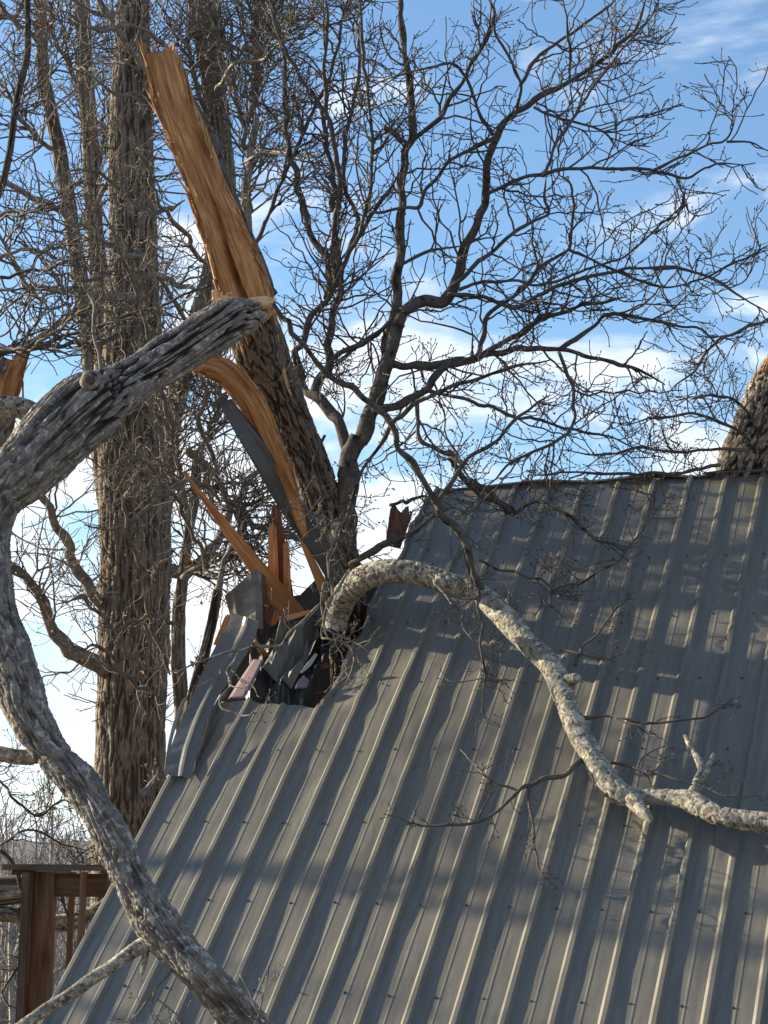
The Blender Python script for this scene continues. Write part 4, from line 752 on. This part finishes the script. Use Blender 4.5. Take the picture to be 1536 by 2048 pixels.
# tree standing off to the left, whose limbs dapple the lower roof
tp = US(900, 1760); bp = RX(tp[0], tp[1])+sun_dir*11.5
tr = [[bp[0]-.6, bp[1]+.4, 0, .065], [bp[0]-.5, bp[1]+.2, 1.8, .05], [bp[0]-.2, bp[1], 3.5, .042], [bp[0], bp[1]-.1, 5.5, .036], [bp[0]+.1, bp[1], 8.5, .03], [bp[0], bp[1], 11, .02]]
o = thing('bare_tree', (tr[0][0], tr[0][1], 0), 'spreading bare tree standing left of the deck outside the picture', 'tree', 'bare trees behind the cabin')
V, fc, at = tube(np.array(tr), .05, 24, bark_deep(.014, 32, .15), seed=190); mesh_np('trunk', V, fc, M_big, o, attrs=at)
ols = []
for k in range(9):
    h = 2.6+k*.8; a = k*2.4; L = rng.uniform(1.5, 3.0)*(1-.03*k); c0 = np.array([np.interp(h, [q[2] for q in tr], [q[0] for q in tr]), np.interp(h, [q[2] for q in tr], [q[1] for q in tr]), h]); dv = np.array([math.cos(a), math.sin(a), .35+.3*rng.random()])
    ols.append(rough_line(np.array([[*c0, .032], [*(c0+dv*L*.35), .026], [*(c0+dv*L*.7+[0, 0, .2]), .02], [*(c0+dv*L+[0, 0, .5]), .012]]), .05))
limbs_mesh('limb', ols, M_limb, o, 8, .06, .15, .3)
V, fc, at = join(crown(ols, 90, 380, 200, L1=(.6, 1.5), L2=(.3, .8), L3=(.1, .3), r=(.02, .012, .006), rmin=(.008, .005, .003))); mesh_np('crown', V, fc, M_twig, o, attrs=at)
# added unseen tree: limbs placed sunward of the upper roof to shade it
tgt = [US(x, y) for x, y in ((900, 1010), (1010, 1035), (1100, 1000), (1180, 1060), (1000, 1090), (1120, 1120), (1260, 1020), (1330, 1090), (1240, 1150), (1420, 1040), (1480, 1130), (1380, 1190), (1060, 1160))]
pts_ = np.array([RX(u_, s_)+sun_dir*rng.uniform(4.6, 6.4) for u_, s_ in tgt]); cen = pts_.mean(0)-U*1.3
tr = np.array([[cen[0]-.1, cen[1], 0, .13], [cen[0]-.1, cen[1]-.1, 2.5, .11], [cen[0], cen[1], 4.6, .09], [cen[0]+.1, cen[1], cen[2]+1.2, .05]])
o = thing('bare_tree', (tr[0][0], tr[0][1], 0), 'slim bare tree added out of view on the left to shade the upper roof', 'tree', 'bare trees behind the cabin')
V, fc, at = tube(tr, .04, 24, bark_deep(.012, 32, .15), seed=191); mesh_np('trunk', V, fc, M_big, o, attrs=at)
ols = []
for q in pts_:
    z0 = min(q[2]-.3, cen[2]+1); c0 = np.array([np.interp(z0, tr[:, 2], tr[:, 0]), np.interp(z0, tr[:, 2], tr[:, 1]), z0]); dv = q-c0; rr_ = rng.uniform(.016, .030)
    ols.append(rough_line(np.array([[*c0, rr_*1.3], [*(c0+dv*.5+rng.normal(size=3)*.08), rr_], [*q, rr_*.75], [*(q+dv*.35+rng.normal(size=3)*.1), rr_*.4]]), .02))
limbs_mesh('limb', ols, M_limb, o, 8, .05, .15, .3)
V, fc, at = join(crown(ols, 60, 200, 160, L1=(.3, .9), L2=(.15, .5), L3=(.08, .2), r=(.012, .008, .005), rmin=(.006, .004, .003))); mesh_np('crown', V, fc, M_twig, o, attrs=at)
# a few dead leaves caught in the bent thin tree
lv = []
for cx, cy, n in ((432, 985, 16), (382, 1120, 9), (300, 1345, 8), (415, 1180, 6), (392, 1330, 8)):
    for k in range(n):
        c = W(cx+rng.normal()*13, cy+rng.normal()*9, 15.5); a = nrm(rng.normal(size=3)); b_ = nrm(np.cross(a, rng.normal(size=3))); z_ = np.cross(a, b_); L = rng.uniform(.025, .045)
        lv.append(np.array([c-a*L, c-a*L*.2+b_*L*.45+z_*L*.2, c+a*L*.8, c-a*L*.1-b_*L*.4+z_*L*.25]))
mesh_np('dead_leaves', np.vstack(lv), np.arange(len(lv)*4).reshape(-1, 4), M_leaf, BENT, smooth=False)
# low tree with a heavy mossy limb seen through the railing
lm = px_line([(-260, 1790, 22), (-120, 1815, 20), (-20, 1826, 16), (50, 1832, 15), (115, 1846, 17), (165, 1836, 15), (220, 1805, 13), (280, 1790, 9)], 15.4, 15.4); lm = ground_ext(lm, False)
o = thing('leaning_tree', (lm[0, 0], lm[0, 1], 0), 'mossy near horizontal limb of a leaning tree seen through the deck balusters', 'tree', None)
V, fc, at = tube(lm, .02, 40, bark_deep(.014, 22, .4), seed=170); mesh_np('trunk', V, fc, M_lich, o, attrs=at)
lb = [rough_line(l) for l in (C([(0, 1700), (25, 1725), (45, 1770), (60, 1830)], 5, 6, 15.3), C([(0, 1690), (60, 1660), (130, 1690), (170, 1700)], 2.5, 1.5, 15.2), C([(100, 1860), (60, 1900), (20, 1960), (-20, 2010)], 4, 2, 15.3), C([(140, 1840), (125, 1780), (150, 1720), (190, 1690)], 3, 2, 15.3), C([(-40, 1480), (0, 1560), (70, 1630), (130, 1600), (180, 1640)], 3, 1.5, 15.))]
V, fc, at = join([tube(l, .02, 6, None, seed=3) for l in lb]+crown(lb, 70, 300, 500, L1=(.2, .6), L2=(.1, .3), L3=(.04, .12), r=(.005, .003, .002), rmin=(.002, .0017, .0014))); mesh_np('crown', V, fc, M_twig, o, attrs=at)
# tangle of thin tan stems in front of the massive trunk
tangle = [C(p, 5, 3, 14.2, 13.2) for p in ([(350, 900), (330, 800), (300, 700), (280, 600), (240, 500), (200, 420)], [(420, 1150), (380, 1050), (340, 980), (290, 930), (240, 900)], [(340, 1350), (300, 1250), (290, 1150), (250, 1050), (260, 950)], [(440, 950), (400, 850), (410, 780), (370, 700), (330, 640)], [(430, 560), (380, 480), (330, 420), (290, 330), (240, 260)], [(370, 400), (300, 430), (240, 380), (180, 340), (120, 350)], [(420, 300), (350, 250), (300, 200), (220, 180), (150, 120)], [(380, 650), (320, 560), (240, 540), (160, 560), (80, 540)], [(360, 1250), (300, 1230), (230, 1260), (170, 1200), (110, 1210)], [(440, 1000), (380, 960), (310, 1000), (240, 1060), (170, 1050)], [(330, 1400), (260, 1360), (200, 1290), (140, 1300)], [(340, 100), (280, 50), (200, 60), (120, 20)], [(430, 180), (470, 130), (540, 110), (580, 40)], [(480, 330), (540, 300), (620, 310), (680, 260)])]
ls = [rough_line(l, .03) for l in tangle]
for l in ls: l[:4, 3] *= np.array([.3, .5, .7, .9])
V, fc, at = join([tube(l, .03, 7, bark_plain(.15), seed=180+i) for i, l in enumerate(ls)]+crown(ls, 220, 820, 800, L1=(.2, .7), L2=(.1, .32), L3=(.04, .13), tmin=.0, curl=.10, kink=.22, r=(.005, .0034, .0024), rmin=(.0022, .0018, .0015), up=.0)); tag(mesh_np('twig_thicket', V, fc, M_twigt, None, attrs=at), 'tangled thin tan stems in front of the massive trunk', 'thicket', kind='stuff')
